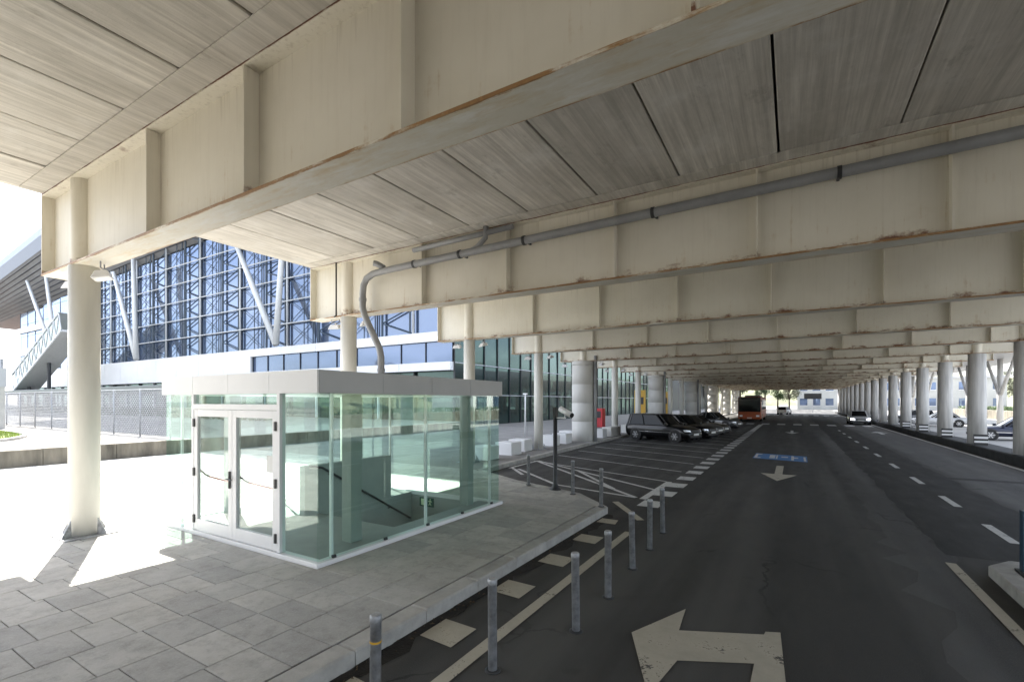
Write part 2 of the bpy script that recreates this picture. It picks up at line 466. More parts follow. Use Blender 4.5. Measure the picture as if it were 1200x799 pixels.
M['grass'] = simple('grass_ground', (.15,.19,.055), .9, var=.4, scale=3, bump=.5)
M['blade'] = leaf_mat('grass_blade', (.10,.17,.03), (.24,.28,.07))

# ------------------------------------------------------------------ constants
SZ = .15                       # pavement height
YG = lambda k: 3.25 + 5.75*k   # girder lines
KMIN, KMAX = -4, 19
XL, XR = -12.15, 9.9           # deck edges
ZB, ZS = 4.86, 6.40            # girder bottom / soffit
XCL, XCR = -10.75, 7.85        # column rows
HX0, HX1, HY0, HY1 = -8.4, -6.3, 6.3, 9.02   # stairwell opening

# ================================================================== SETTING
# ground, one sheet with the stairwell opening
g = MB(); B = 1500
xs = [-B, HX0, HX1, B]; ys = [-B, HY0, HY1, B]
for i in range(3):
    for j in range(3):
        if i == 1 and j == 1: continue
        g.quad((xs[i],ys[j],-.02),(xs[i+1],ys[j],-.02),(xs[i+1],ys[j+1],-.02),(xs[i],ys[j+1],-.02))
struct(g.build('ground', M['asphalt_far']))
# road sheets
r = MB()
r.quad((-5,-40,0),(8.6,-40,0),(8.6,150,0),(-5,150,0))
r.quad((-10.4,9.9,0),(-5,9.9,0),(-5,150,0),(-10.4,150,0))
road = struct(r.build('road', M['asphalt']))
road['_world'] = 1; WORLD_ROOTS.append(road)
# newer dark strip with a wandering edge, paler right-hand lane
def strip(name, x0, x1, y0, y1, z, mat, amp=.06, step=.5):
    pts = []; n_ = int((y1-y0)/step)
    L = [(x0 + random.uniform(-amp, amp), y0+i*step) for i in range(n_+1)]
    Rr = [(x1 + random.uniform(-amp, amp), y0+i*step) for i in range(n_+1)]
    m = MB()
    for i in range(n_):
        m.quad((*L[i], z), (*Rr[i], z), (*Rr[i+1], z), (*L[i+1], z))
    return m.build(name, mat, road)
strip('dark_asphalt_strip', 2.15, 4.3, 10.2, 110, .004, M['asphalt_new'])
strip('pale_asphalt_lane', 4.45, 7.25, 2, 110, .003, M['asphalt_pale'], .12)
gdirt = simple('gutter_dirt', (.022,.019,.016), .95, var=.6, scale=6, bump=.5)
strip('gutter_dirt', -3.6, -3.36, -4, 10, .005, gdirt, .09, .25)
strip('dust_strip', 1.45, 2.2, 2, 60, .002, M['asphalt_pale'], .25)
strip('asphalt_patch', 4.3, 7.3, 20.1, 20.6, .0065, M['asphalt_new'], .05, .1)
def mark(name, poly, mat, z=.009):
    m = MB(); m.quad(*[(x, y, z) for x, y in poly]); return m.build(name, mat, road)
def line(name, a, b, wd, mat, z=.009):
    a = Vector(a); b = Vector(b); t = (b-a).normalized(); s_ = Vector((-t.y, t.x))*wd/2
    return mark(name, [a-s_, b-s_, b+s_, a+s_], mat, z)
line('edge_line', (-2.7, -6), (-2.7, 8.85), .14, M['pcream'])
for y in (1.4, 2.7, 4.02, 5.4, 6.72, 8.05):
    mark('give_way_block', [(-3.42,y-.22),(-2.98,y-.25),(-2.98,y+.2),(-3.42,y+.22)], M['pcream'])
line('corner_line', (-3.8,11.35), (-2.75,9.85), .16, M['pcream'])
mark('give_way_block', [(-3.5,9.25),(-3.1,9.25),(-3.15,9.6),(-3.5,9.6)], M['pcream'])
line('hatch_border', (-3.3,12.0), (-3.3,15.0), .18, M['pwhite'])
for a, b in (((-9.2,17.5),(-3.3,13.4)), ((-8.7,15.0),(-6.1,12.75)), ((-9.0,17.2),(-3.5,12.1)), ((-9.1,15.0),(-9.2,17.5)),
             ((-6.7,15.8),(-4.4,13.0)), ((-7.9,13.9),(-9.1,15.2)), ((-6.1,12.75),(-3.5,12.1))):
    line('hatch_line', a, b, .12, M['pwhite'], .009 + random.uniform(0, .003))
y = 11.55
while y < 44:
    mark('bay_entry_block', [(-3.22,y-.36),(-2.72,y-.36),(-2.72,y+.36),(-3.22,y+.36)], M['pwhite']); y += 1.47
line('bay_entry_line', (-2.97, 44), (-2.97, 57), .4, M['pwhite'])
y = 15.0
for i in range(16):
    line('bay_line', (-3.4, y), (-9.3, y+2.36), .10, M['pwhite'], .0125); y += 2.36
# lane dashes
for y in (-1.5, 2.0, 5.6, 8.9, 12.35, 15.7, 19.3, 23.2, 27.4, 31.5, 35.7, 39.9, 44.2, 48.5):
    mark('lane_dash', [(3.27,y-.75),(3.42,y-.75),(3.42,y+.75),(3.27,y+.75)], M['pwhite'])
line('edge_line', (7.12,-10), (7.12,110), .16, M['pwhite'])
line('island_line', (2.12,-10), (2.08,9.7), .13, M['pcream'])
# near arrow turning left
mark('turn_arrow', [(-1.50,5.02),(-1.06,4.02),(-.96,4.70),(-.32,5.02),(-.34,4.2),(-.36,2.4),(0.02,2.4),(-.02,4.2),(-.12,5.84),(-.26,5.78),(-.27,5.70),(-1.07,5.33),(-1.11,5.92)], M['pcream'])
# straight arrow, bus lane panel with worn letters
mark('lane_arrow', [(-.56,20.9),(-.32,20.9),(-.32,18.5),(.10,18.5),(-.44,16.9),(-.98,18.5),(-.56,18.5)], M['pcream'])
mark('lane_arrow', [(-.2,46.6),(0.0,46.6),(0.0,43.9),(.4,43.9),(-.1,42.0),(-.6,43.9),(-.2,43.9)], M['pwhite'])
mark('lane_arrow', [(5.7,44.6),(5.95,44.6),(5.95,46.6),(6.4,46.6),(5.82,48.6),(5.25,46.6),(5.7,46.6)], M['pwhite'])
mark('blue_panel', [(-1.55,23.2),(.50,22.7),(.52,25.0),(-1.53,25.5)], M['pblue'])
for (x0, x1, y0, y1) in ((-1.50,-1.40,23.4,25.2),(-1.40,-1.25,24.9,25.2),(-1.40,-1.25,23.4,23.7),(-.92,-.70,23.5,24.9),(-.66,-.6,23.4,24.9),(-.46,-.2,24.0,24.4),(-.08,.02,23.1,24.8),(.02,.18,23.9,24.3),(.38,.46,22.9,24.6)):
    mark('panel_letter', [(x0,y0),(x1,y0),(x1,y1),(x0,y1)], M['pwhite'], .013)
x = -9.0
while x < 7.4:
    mark('crossing_bar', [(x,57.2),(x+.75,57.2),(x+.75,60.0),(x,60.0)], M['pwhite'], .017)
    mark('crossing_bar', [(x,95.2),(x+.75,95.2),(x+.75,98.0),(x,98.0)], M['pwhite'], .017); x += 1.5
# drain grate and debris beside the kerb
stn = MB()
for i in range(90):
    yy = random.uniform(1.0, 9.6); xx = -3.55 + abs(random.gauss(0, .09)); s_ = random.uniform(.008, .03)
    a = random.uniform(0, 3)
    stn.quad((xx-s_*math.cos(a), yy-s_*math.sin(a), .006), (xx+s_*math.sin(a), yy-s_, .02), (xx+s_, yy+s_*math.cos(a), .008), (xx-s_*.5, yy+s_, .012))
dl = stuff(stn.build('leaf_litter', simple('dead_leaves', (.10,.07,.04), .9, var=.4, scale=20)))
tag(dl, 'dry brown leaf litter lying in the gutter along the kerb', 'litter')

# ---------------- pavement
EDGE = [(-3.8,10.0),(-4.85,11.05),(-7.1,11.85),(-9.35,13.2)]      # inner edge of slanted end
sw = MB()
def rect_minus_hole(m, x0, y0, x1, y1, hx0, hy0, hx1, hy1, z):
    for (a, b, c, d) in ((x0,y0,x1,hy0),(x0,hy1,x1,y1),(x0,hy0,hx0,hy1),(hx1,hy0,x1,hy1)):
        m.quad((a,b,z),(c,b,z),(c,d,z),(a,d,z))
rect_minus_hole(sw, -23.8, -30, -3.8, 10.0, HX0, HY0, HX1, HY1, SZ-.02)
sw.quad((-3.8,10.0,SZ-.02), (-4.85,11.05,SZ-.02), (-7.1,11.85,SZ-.02), (-9.35,13.2,SZ-.02), (-23.8,13.2,SZ-.02), (-23.8,10.0,SZ-.02))
walk = struct(sw.build('pavement', M['joint']))
walk['_world'] = 1; WORLD_ROOTS.append(walk)
f2 = MB(); f2.quad((-26.2,13.2,SZ),(-9.35,13.2,SZ),(-10.2,27,SZ),(-10.2,130,SZ),(-26.2,130,SZ))
struct(f2.build('terminal_forecourt', M['pave_far']))
# paving slabs
PW, PL = .64, .42
YAW = R(CAM_YAW)
def proj(x, y, z=SZ):
    d = -math.sin(YAW)*x + math.cos(YAW)*y
    l = math.cos(YAW)*x + math.sin(YAW)*y
    if d < .2: return None
    return 600 + 551*l/d, 470 - 551*(z-2.5)/d, d
def cut_rect(x0, y0, x1, y1, hx0, hy0, hx1, hy1):
    if x1 <= hx0 or x0 >= hx1 or y1 <= hy0 or y0 >= hy1: return [(x0,y0,x1,y1)]
    o = []
    if y0 < hy0: o.append((x0,y0,x1,hy0)); y0 = hy0
    if y1 > hy1: o.append((x0,hy1,x1,y1)); y1 = hy1
    if x0 < hx0: o.append((x0,y0,hx0,y1))
    if x1 > hx1: o.append((hx1,y0,x1,y1))
    return o
def clip_end(poly):
    cx = sum(p[0] for p in poly)/len(poly)
    P_ = [(-3.79,10.0),(-4.85,11.05),(-7.1,11.85),(-9.35,13.2),(-40,13.2)]
    for (xa_,ya_),(xb_,yb_) in zip(P_, P_[1:]):
        if xb_ <= cx <= xa_: break
    def sd(p): return (xb_-xa_)*(p[1]-ya_) - (yb_-ya_)*(p[0]-xa_)   # xb < xa, so inside (smaller y) is positive
    out = []
    for p, q in zip(poly, poly[1:]+poly[:1]):
        a, b = sd(p), sd(q)
        if a >= 0: out.append(p)
        if a*b < 0:
            f = a/(a-b); out.append((p[0]+(q[0]-p[0])*f, p[1]+(q[1]-p[1])*f))
    return out
slabs = []
for i in range(31):
    x1 = -3.82 - i*PW; x0 = x1 - PW + .008
    off = random.uniform(0, PL)
    y0 = -3.0 - off
    while y0 < 13.2:
        ln = PL*random.choice((1, 1, 1, 1.35, .8))
        ya, yb = y0, y0+ln-.008; y0 += ln
        cx, cy = (x0+x1)/2, (ya+yb)/2
        for (sx0, sy0, sx1, sy1) in cut_rect(x0, ya, x1, yb, -10.38, 4.245, -5.725, 9.195):
            if sx1-sx0 < .03 or sy1-sy0 < .03: continue
            q = proj((sx0+sx1)/2, (sy0+sy1)/2)
            vis = q is not None and -40 < q[0] < 1240 and q[1] < 830
            poly = clip_end([(sx0,sy0),(sx1,sy0),(sx1,sy1),(sx0,sy1)])
            if len(poly) < 3: continue
            slabs.append((q[2] if vis else 1e6, poly))
slabs.sort()
cache = {}
for d, poly in slabs[:300]:
    xs_ = [p[0] for p in poly]; ys_ = [p[1] for p in poly]
    cx, cy = (min(xs_)+max(xs_))/2, (min(ys_)+max(ys_))/2
    lp_ = [(round(px-cx,3), round(py-cy,3)) for px, py in poly]
    key = tuple(lp_)
    if key not in cache:
        if len(lp_) == 4 and lp_[0][1] == lp_[1][1] and lp_[1][0] == lp_[2][0]: cache[key] = MB().chbox(lp_[0][0],lp_[0][1],-.03,lp_[2][0],lp_[2][1],0,.004).mesh('slab', M['paver'])
        else: cache[key] = MB().prism(lp_, -.03, 0).mesh('slab', M['paver'])
    o = place('slab', cache[key], None, (cx, cy, SZ+random.uniform(-.0015,.0015)))
    o.rotation_euler = (random.uniform(-.002,.002), random.uniform(-.002,.002), random.uniform(-.004,.004))
    par(o, walk)
rest = MB()
for d, poly in slabs[300:]:
    rest.prism(poly, SZ-.03, SZ+random.uniform(-.003,.003))
stuff(rest.build('slab_field', M['paver_j'], walk))
# strip filling between pavement slab field edge and wall
# kerb stones
def kerb_run(pts, parent, wd=.25, top=SZ+.004, ln=.98, z0=-.05, mat='kerb'):
    for (a, b) in zip(pts, pts[1:]):
        a = Vector(a); b = Vector(b); t = (b-a); L = t.length; t.normalize(); nn = max(1, round(L/ln)); s = L/nn
        me = MB().chbox(.006, 0, z0, s-.006, wd, top, .018).mesh('kerb_stone', M[mat])
        for i in range(nn):
            p = a + t*(i*s)
            o = place('kerb_stone', me, None, (p.x, p.y, random.uniform(-.004,.002)), math.atan2(t.y, t.x))
            par(o, parent)
kerb_run([(-3.55,-4),(-3.55,10.1)], walk)
kerb_run([(-3.55,10.1),(-4.7,11.25),(-7.0,12.1),(-9.15,13.3),(-9.3,15),(-10.0,27)], walk)
kerb_run([(-10.0,27),(-10.0,60)], walk, ln=2)
# island on the right
isl = MB(); isl.prism([(2.5,-10),(4.6,-10),(4.2,9.4),(2.75,9.5)], -.02, .14)
isl_o = struct(isl.build('traffic_island', M['pave_far'])); isl_o['_world'] = 1; WORLD_ROOTS.append(isl_o)
kerb_run([(2.72,9.72),(2.40,9.3),(2.33,0),(2.33,-4)], isl_o, top=.155)
kerb_run([(4.45,9.6),(2.72,9.72)], isl_o, top=.155)

ap = MB(); ap.quad((9.4,-60,-.008),(60,-60,-.008),(60,160,-.008),(9.4,160,-.008))  # light grey ground, pale sheet added to bounce light under the deck
struct(ap.build('apron', simple('apron_concrete', (.32,.315,.30), .85, var=.25, scale=.6, bump=.2)))
# right-hand barrier with columns
med = MB(); med.chbox(7.38,-30,-.05,8.40,118,.40,.05)
tag(med.build('column_barrier', simple('dark_stained_concrete', (.035,.036,.038), .85, var=.4, scale=2, bump=.3)),
    'low dark stained concrete barrier carrying the row of grey columns', 'barrier')
# raised ground beyond low wall
UP = .74
up = MB(); up.prism([(-24.05,-60),(-24.05,10.9),(-24.05,33.0),(-400,33.0),(-400,-60)], .0, UP-.004)
struct(up.build('upper_terrace', M['pave_far']))
ar = MB()
pts = [(-27,13.2),(-30,15.5),(-40,19),(-60,22),(-170,24),(-170,15),(-60,13.2),(-42,11.6),(-33,10.9),(-28,11.3)]
ar.quad(*[(x,y,UP+.004) for x,y in pts])
struct(ar.build('access_road', M['asphalt_far']))
lw = thing('low_wall', 'low stained board-marked concrete wall along the sunlit plaza', 'wall', (-23.9,4,SZ), world=True)
for i in range(22):
    y0 = -16 + i*2.2
    if y0 > 31: break
    MB().chbox(-24.05, y0+.008, SZ-.1, -23.75, y0+2.19, UP+.02+random.uniform(-.01,.01), .02).build('wall_block', M['oldconc'], lw)
# grass mound
gm = MB(); n_ = 40; rings = 6
cx, cy, ax_, ay_ = -36.5, 4.6, 7.6, 3.4
gm.v.append((cx,cy,UP+.42))
for k in range(1, rings+1):
    f = k/rings
    for i in range(n_):
        a = 2*math.pi*i/n_; gm.v.append((cx+ax_*f*math.cos(a), cy+ay_*f*math.sin(a), UP+.42*(1-f*f)+.02))
for i in range(n_): gm.f.append((0, 1+i, 1+(i+1)%n_))
for k in range(rings-1):
    for i in range(n_):
        a = 1+k*n_+i; b = 1+k*n_+(i+1)%n_; gm.f.append((a, a+n_, b+n_, b))
struct(gm.build('grass_mound', M['grass'], smooth=True))
gk = MB(); pth = [(cx+(ax_+.08)*math.cos(2*math.pi*i/48), cy+(ay_+.08)*math.sin(2*math.pi*i/48)) for i in range(49)]
for a, b in zip(pth, pth[1:]): gk.bar((*a,UP+.05), (*b,UP+.05), .16, .14)
tag(gk.build('mound_kerb', M['conc']), 'pale curved concrete kerb round the grass mound', 'kerb')
gb = MB()
for i in range(9000):
    a = random.uniform(0, 2*math.pi); f = math.sqrt(random.random())*.97
    x = cx+ax_*f*math.cos(a); y = cy+ay_*f*math.sin(a); z = UP+.42*(1-f*f)+.02
    h = random.uniform(.05,.13); b = random.uniform(0,6.28); dx, dy = .02*math.cos(b), .02*math.sin(b)
    gb.quad((x-dx,y-dy,z),(x+dx,y+dy,z),(x+random.uniform(-.05,.05),y+random.uniform(-.05,.05),z+h))
tag(stuff(gb.build('grass', M['blade'])), 'short green and straw coloured grass on the kerbed mound', 'grass')

# ================================================================== VIADUCT
via = thing('road_viaduct', 'cream steel girder viaduct with concrete plank deck over the road', 'viaduct', (0,60,0))
# girder meshes built about y = 0, shared by every girder
web = MB(); web.box(XL, -.015, ZB+.03, XR, .015, ZS-.035); web.box(XL, -.20, ZS-.035, XR, .20, ZS)
web.box(XL-.02, -.20, ZB+.03, XL, .20, ZS-.001); web.box(XR, -.20, ZB+.03, XR+.02, .20, ZS-.001)
web_me = web.mesh('girder', M['web'])
fl_me = MB().box(XL-.03, -.205, ZB, XR+.03, .205, ZB+.032).mesh('bottom_flange', M['flange'])
stf = MB(); stf.box(-.012, -.195, ZB+.032, .012, -.016, ZS-.036); stf.box(-.012, .016, ZB+.032, .012, .195, ZS-.036)
st_me = stf.mesh('stiffener', M['web'])
hp = MB(); hp.cyl((0,0,ZB+.033),(0,0,ZS-.037),.19,n=20,caps=False); hp_me = hp.mesh('stub_column', M['web'], True)
cl = MB(); cl.lathe((0,0), [(.218,SZ),(.218,ZB-.002)], 28)
cl_me = cl.mesh('column', M['colpaint'], True)
gus = MB()
for a in (0, .5, 1, 1.5):
    c_, s_ = math.cos(a*math.pi+.5), math.sin(a*math.pi+.5)
    for sgn in (1,):
        nx, ny = -s_*.01, c_*.01
        p = [(c_*.24,s_*.24,SZ),(c_*.40,s_*.40,SZ),(c_*.40,s_*.40,SZ+.05),(c_*.25,s_*.25,SZ+.30)]
        b = len(gus.v)
        gus.v += [(x-nx,y-ny,z) for x,y,z in p] + [(x+nx,y+ny,z) for x,y,z in p]
        gus.f += [(b,b+1,b+2,b+3),(b+7,b+6,b+5,b+4)] + [(b+i,b+4+i,b+4+(i+1)%4,b+(i+1)%4) for i in range(4)]
gus.box(-.36,-.36,SZ+.001,.36,.36,SZ+.022)
gus_me = gus.mesh('base_plate', M['galv'])
dr_prof = [(.68,SZ)]
z = SZ+1.15
while z < ZB-.2:
    dr_prof += [(.68,z-.018),(.665,z-.012),(.665,z+.012),(.68,z+.018)]; z += 1.1
dr_prof.append((.68, ZB-.004))
dr_me = MB().lathe((0,0), dr_prof, 40).mesh('drum_column', M['drum'], True)
rc_me = MB().lathe((0,0), [(.36,.38),(.35,2.4),(.335,ZB-.003)], 28).mesh('column', M['colgrey'], True)
mk_b = MB().box(-.24,-.05,.0,.24,.05,.52).mesh('marker_board', M['black'])
mk_s = MB().box(-.24,-.056,.13,.24,-.051,.22).box(-.24,-.056,.32,.24,-.051,.42).mesh('marker_stripe', M['white'])
thick = {4,7,10,13,16,19}
def viachild(name, me, loc, parent=via):
    o = place(name, me, None, loc)
    o.parent = parent
    return o
via.location = (0,0,0)
SX = [-9.9] if False else []
j = -7.88
while j < XR-.6:
    SX.append(j); j += 2.45
for k in range(KMIN, KMAX+1):
    y = YG(k)
    gd = viachild('girder', web_me, (0,y,0))
    o = place('bottom_flange', fl_me, None, (0,0,0)); o.parent = gd
    for sx in SX:
        if abs(sx-XCR) < .5: continue
        o = place('stiffener', st_me, None, (sx,0,0)); o.parent = gd
    for cx_ in (XCL, XCR):
        o = place('stub_column', hp_me, None, (cx_,0,0)); o.parent = gd
    if k in thick: viachild('drum_column', dr_me, (XCL,y,0))
    else:
        c_ = viachild('column', cl_me, (XCL,y,0))
        if -1 <= k <= 6:
            o = place('base_plate', gus_me, None, (0,0,0)); o.parent = c_
    c_ = viachild('column', rc_me, (XCR,y,0))
# precast planks
XJ = [-.2 + 1.5*i for i in range(-8, 8)]
XJ[0] = XL
XJ = [x for x in XJ if x < XR-.3] + [XR]
plank_cache = {}
far = MB()
for k in range(KMIN, KMAX):
    ya, yb = YG(k)+.004, YG(k+1)-.004
    for a, b in zip(XJ, XJ[1:]):
        wd = round(b-a-.03, 3)
        if -1 <= k <= 9:
            if wd not in plank_cache:
                L = yb-ya
                m = MB(); hx = wd/2; c = .012
                # bottom chamfered plank
                m.v += [(-hx,0,.25),(hx,0,.25),(hx,L,.25),(-hx,L,.25),(-hx,0,c),(hx,0,c),(hx,L,c),(-hx,L,c),(-hx+c,0,0),(hx-c,0,0),(hx-c,L,0),(-hx+c,L,0)]
                m.f += [(0,1,2,3),(8,11,10,9),(0,4,5,1),(4,8,9,5),(1,5,6,2),(5,9,10,6),(2,6,7,3),(6,10,11,7),(3,7,4,0),(7,11,8,4)]
                plank_cache[wd] = m.mesh('deck_plank', M['plank'])
            o = viachild('deck_plank', plank_cache[wd], ((a+b)/2+random.uniform(-.006,.006), ya, ZS+random.uniform(.001,.012)))
            o.rotation_euler = (0, random.uniform(-.003,.003), random.uniform(-.0016,.0016))
        else:
            far.box(a+.015, ya, ZS+.002, b-.015, yb, ZS+.2)
    if -1 <= k <= 9:
        hs = MB().box(XL+.1, yb-.52, ZS-.012, XR-.1, yb-.20, ZS+.0005)
        o = hs.build('haunch_strip', M['plank']); o.parent = via
o = stuff(far.build('far_planks', M['plank'])); o.parent = via
dk = MB(); dk.box(XL+.02, YG(KMIN)-.2, ZS+.27, XR-.02, YG(KMAX)+.2, ZS+.55)
o = dk.build('deck_slab', M['deckdark']); o.parent = via
for x0, x1 in ((XL-.06, XL+.24), (XR-.24, XR+.06)):
    o = MB().box(x0, YG(KMIN)-.25, ZS+.02 if x0 < 0 else ZS+.02, x1, YG(KMAX)+.25, ZS+1.0).build('parapet', M['conc']); o.parent = via
# downpipe beside the drum columns
for k in (4,7,10):
    o = MB().tube([(XCL+.80,YG(k)-.1,SZ),(XCL+.80,YG(k)-.1,ZB+.3)], .09, 10).build('downpipe', M['pvc'], None, True); o.parent = via
for k in (4,5,6,7,8):
    rt = thing('marker_board', 'black low board with two white stripes on the dark barrier', 'marker', (7.66, YG(k)-1.3, .4), 0, 'striped boards along the column barrier')
    o = place('panel', mk_b, rt); o = place('white_stripe', mk_s, rt)

# drain pipe along second girder
dp = thing('drain_pipe', 'dark grey plastic drain pipe clamped along the girder above the glass pavilion', 'pipe', (-9.3,8.6,2.95), world=True)
yp = YG(1)-.305
main = [(9.5,yp,6.10),(4,yp,6.04),(0,yp,5.97),(-4,yp,5.92),(-8,yp,5.87),(-9.1,yp,5.85),(-9.45,yp,5.83),(-9.68,yp,5.74),(-9.80,yp,5.58),(-9.83,yp,5.35),(-9.83,yp,5.0),(-9.78,yp,4.82),(-9.66,yp,4.6),(-9.32,yp,4.05),(-9.20,yp,3.85),(-9.15,yp,3.65),(-9.15,yp,2.96)]
MB().tube(main, .085, 16).build('pipe', M['pvc'], dp, True)
MB().tube([(-9.05,yp,5.93),(-9.22,yp-.05,6.04),(-9.30,yp-.12,6.06)], .075, 12).build('capped_elbow', M['pvc'], dp, True)
MB().tube([(-6.35,yp,5.90),(-6.1,yp,5.98),(-5.9,yp,6.14),(-5.88,yp,6.39)], .06, 12).build('branch', M['pvc'], dp, True)
MB().tube([(-8.05,yp+.02,6.22),(-5.2,yp+.02,6.27)], .06, 12).build('upper_pipe', M['pvc'], dp, True)
for x in (-8.0,-6.6,-4.9,-2.2,.6,3.4,6.2):
    zz = 5.97 + (x)*.0125
    MB().tube([(x-.03,yp,zz),(x+.03,yp,zz)], .098, 16).build('clamp', M['darkmetal'], dp)
    MB().box(x-.02,yp,zz-.02,x+.02,YG(1)-.016,zz+.02).build('bracket', M['darkmetal'], dp)
for x, zz in ((-9.83,5.2),(-9.15,3.3)):
    MB().tube([(x,yp,zz-.04),(x,yp,zz+.04)], .10, 16).build('collar', M['pvc'], dp)
cdl = MB().tube([(-11.0,YG(1)-.22,6.38),(-11.0,YG(1)-.22,4.9),(-10.98,YG(1)-.30,4.85)], .022, 8)
tag(cdl.build('conduit', M['darkmetal'], None, True), 'thin dark cable conduit running down the girder beside the column', 'conduit')

# floodlights under girder ends
def floodlight():
    t = thing('floodlight', 'white floodlight on a bent bracket under a girder end', 'floodlight', (0,0,0), 0, 'floodlights under the girder ends')
    MB().tube([(-.12,0,0),(-.12,0,-.10),(.12,0,-.10),(.12,0,0)], .012, 6).build('bracket', M['galv'], t)
    h = MB(); h.v += [(-.17,-.13,-.30),(.17,-.13,-.30),(.17,.13,-.24),(-.17,.13,-.24),(-.12,-.08,-.16),(.12,-.08,-.16),(.12,.08,-.13),(-.12,.08,-.13)]
    h.f += [(0,3,2,1),(4,5,6,7),(0,1,5,4),(1,2,6,5),(2,3,7,6),(3,0,4,7)]
    h.box(-.02,-.02,-.16,.02,.02,-.10)
    bevel(h.build('housing', M['whiteframe'], t), .015)
    MB().quad((-.15,-.11,-.303),(-.15,.11,-.248),(.15,.11,-.248),(.15,-.11,-.303)).build('lens', M['lens'], t)
    return t
fl0 = floodlight(); first = True
for k in range(0, 7):
    for dx in (-.62, .62):
        o = fl0 if first else copy_tree(fl0); first = False
        o.location = (XCL+dx, YG(k)+(.05 if k not in thick else -.1), ZB); o.rotation_euler.z = R(20 if dx < 0 else -30)
        if k in thick: o.location.x = XCL + dx*1.9

# ================================================================== GLASS STAIR PAVILION
KX0, KX1, KY0, KY1 = -10.3, -5.8, 4.32, 9.12
KZ, RZ0, RZ1 = SZ+.04, 2.62, 2.95
kio = thing('stair_pavilion', 'glass stair pavilion with white double doors and flat grey roof', 'pavilion', (-8,6.7,SZ), world=True)
# plinth ring
pl = MB()
pl.box(KX0-.06,KY0-.06,SZ-.02,KX1+.06,KY0+.10,KZ+.02); pl.box(KX0-.06,KY1-.10,SZ-.02,KX1+.06,KY1+.06,KZ+.02)
pl.box(KX0-.06,KY0+.10,SZ-.02,KX0+.10,KY1-.10,KZ+.02); pl.box(KX1-.10,KY0+.10,SZ-.02,KX1+.06,KY1-.10,KZ+.02)
bevel(pl.build('plinth', M['whiteframe'], kio), .008)
fl = MB(); rect_minus_hole(fl, KX0+.09, KY0+.09, KX1-.09, KY1-.09, HX0, HY0, HX1, HY1, KZ)
fl.build('floor', simple('pavilion_floor', (.28,.29,.285), .5, var=.12, scale=2), kio)
# roof
bevel(MB().box(KX0-.02,KY0-.02,RZ0+.02,KX1+.02,KY1+.02,RZ1-.02).build('roof', M['white'], kio), .01)
nx = 4
for i in range(nx):
    a = KX0-.05 + (KX1-KX0+.1)*i/nx; b = KX0-.05 + (KX1-KX0+.1)*(i+1)/nx
    MB().box(a+.003, KY0-.05, RZ0, b-.003, KY0-.021, RZ1).build('fascia_panel', M['white'], kio)
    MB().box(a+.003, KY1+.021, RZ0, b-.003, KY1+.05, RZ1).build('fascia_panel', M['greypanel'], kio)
ny = 4
for i in range(ny):
    a = KY0-.018 + (KY1-KY0+.036)*i/ny; b = KY0-.018 + (KY1-KY0+.036)*(i+1)/ny
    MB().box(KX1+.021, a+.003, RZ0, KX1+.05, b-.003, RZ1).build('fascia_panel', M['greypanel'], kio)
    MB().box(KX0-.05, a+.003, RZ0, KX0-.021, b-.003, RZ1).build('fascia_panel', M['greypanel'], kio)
MB().box(KX0+.1,KY0+.1,RZ0-.012,KX1-.1,KY1-.1,RZ0+.019).build('ceiling_panel', M['white'], kio)
# glass panes
gz0, gz1 = KZ+.02, RZ0-.002
def paneY(y, x0, x1, z0=gz0, z1=gz1, mat='glass', parent=None): # plane facing y
    return MB().box(x0+.004, y-.006, z0, x1-.004, y+.006, z1).build('glass_pane', M[mat], parent or kio)
def paneX(x, y0, y1, z0=gz0, z1=gz1):
    return MB().box(x-.006, y0+.004, z0, x+.006, y1-.004, z1).build('glass_pane', M['glass'], kio)
ysplit = [KY0, 4.58, 5.6, 6.65, 7.7, 8.78, KY1]
for a, b in zip(ysplit, ysplit[1:]):
    paneX(KX1-.01, a, b); paneX(KX0+.01, a, b)
xsplit = [KX0, -9.22, -7.95, -6.70, KX1-.02]
for a, b in zip(xsplit, xsplit[1:]): paneY(KY1-.01, a, b)
DX0, DX1 = -9.22, -6.68
paneY(KY0+.01, KX0, DX0-.035); paneY(KY0+.01, DX1+.035, KX1-.016)
def mull(x, y, w_=.05, d_=.05, z1=gz1): return MB().box(x-w_/2,y-d_/2,KZ+.028,x+w_/2,y+d_/2,z1).build('mullion', M['whiteframe'], kio)
for y in (4.58, 6.65, 8.78): 
    mull(KX1-.045, y, .05, .035); mull(KX0+.045, y, .05, .035)
for x in (-9.22,-6.70): mull(x, KY1-.045, .035, .05)
for y in ysplit[1:-1]:
    MB().box(KX1-.005,y-.03,KZ+.0205,KX1+.03,y+.03,KZ+.06).build('glass_clamp', M['darkmetal'], kio)
mull(DX0, KY0+.01, .07, .10); mull(DX1, KY0+.01, .07, .10)
DH = 2.36
MB().box(DX0+.035, KY0-.04, DH, DX1-.035, KY0+.06, DH+.09).build('transom', M['whiteframe'], kio)
paneY(KY0+.01, DX0+.035, DX1-.035, DH+.09, gz1)
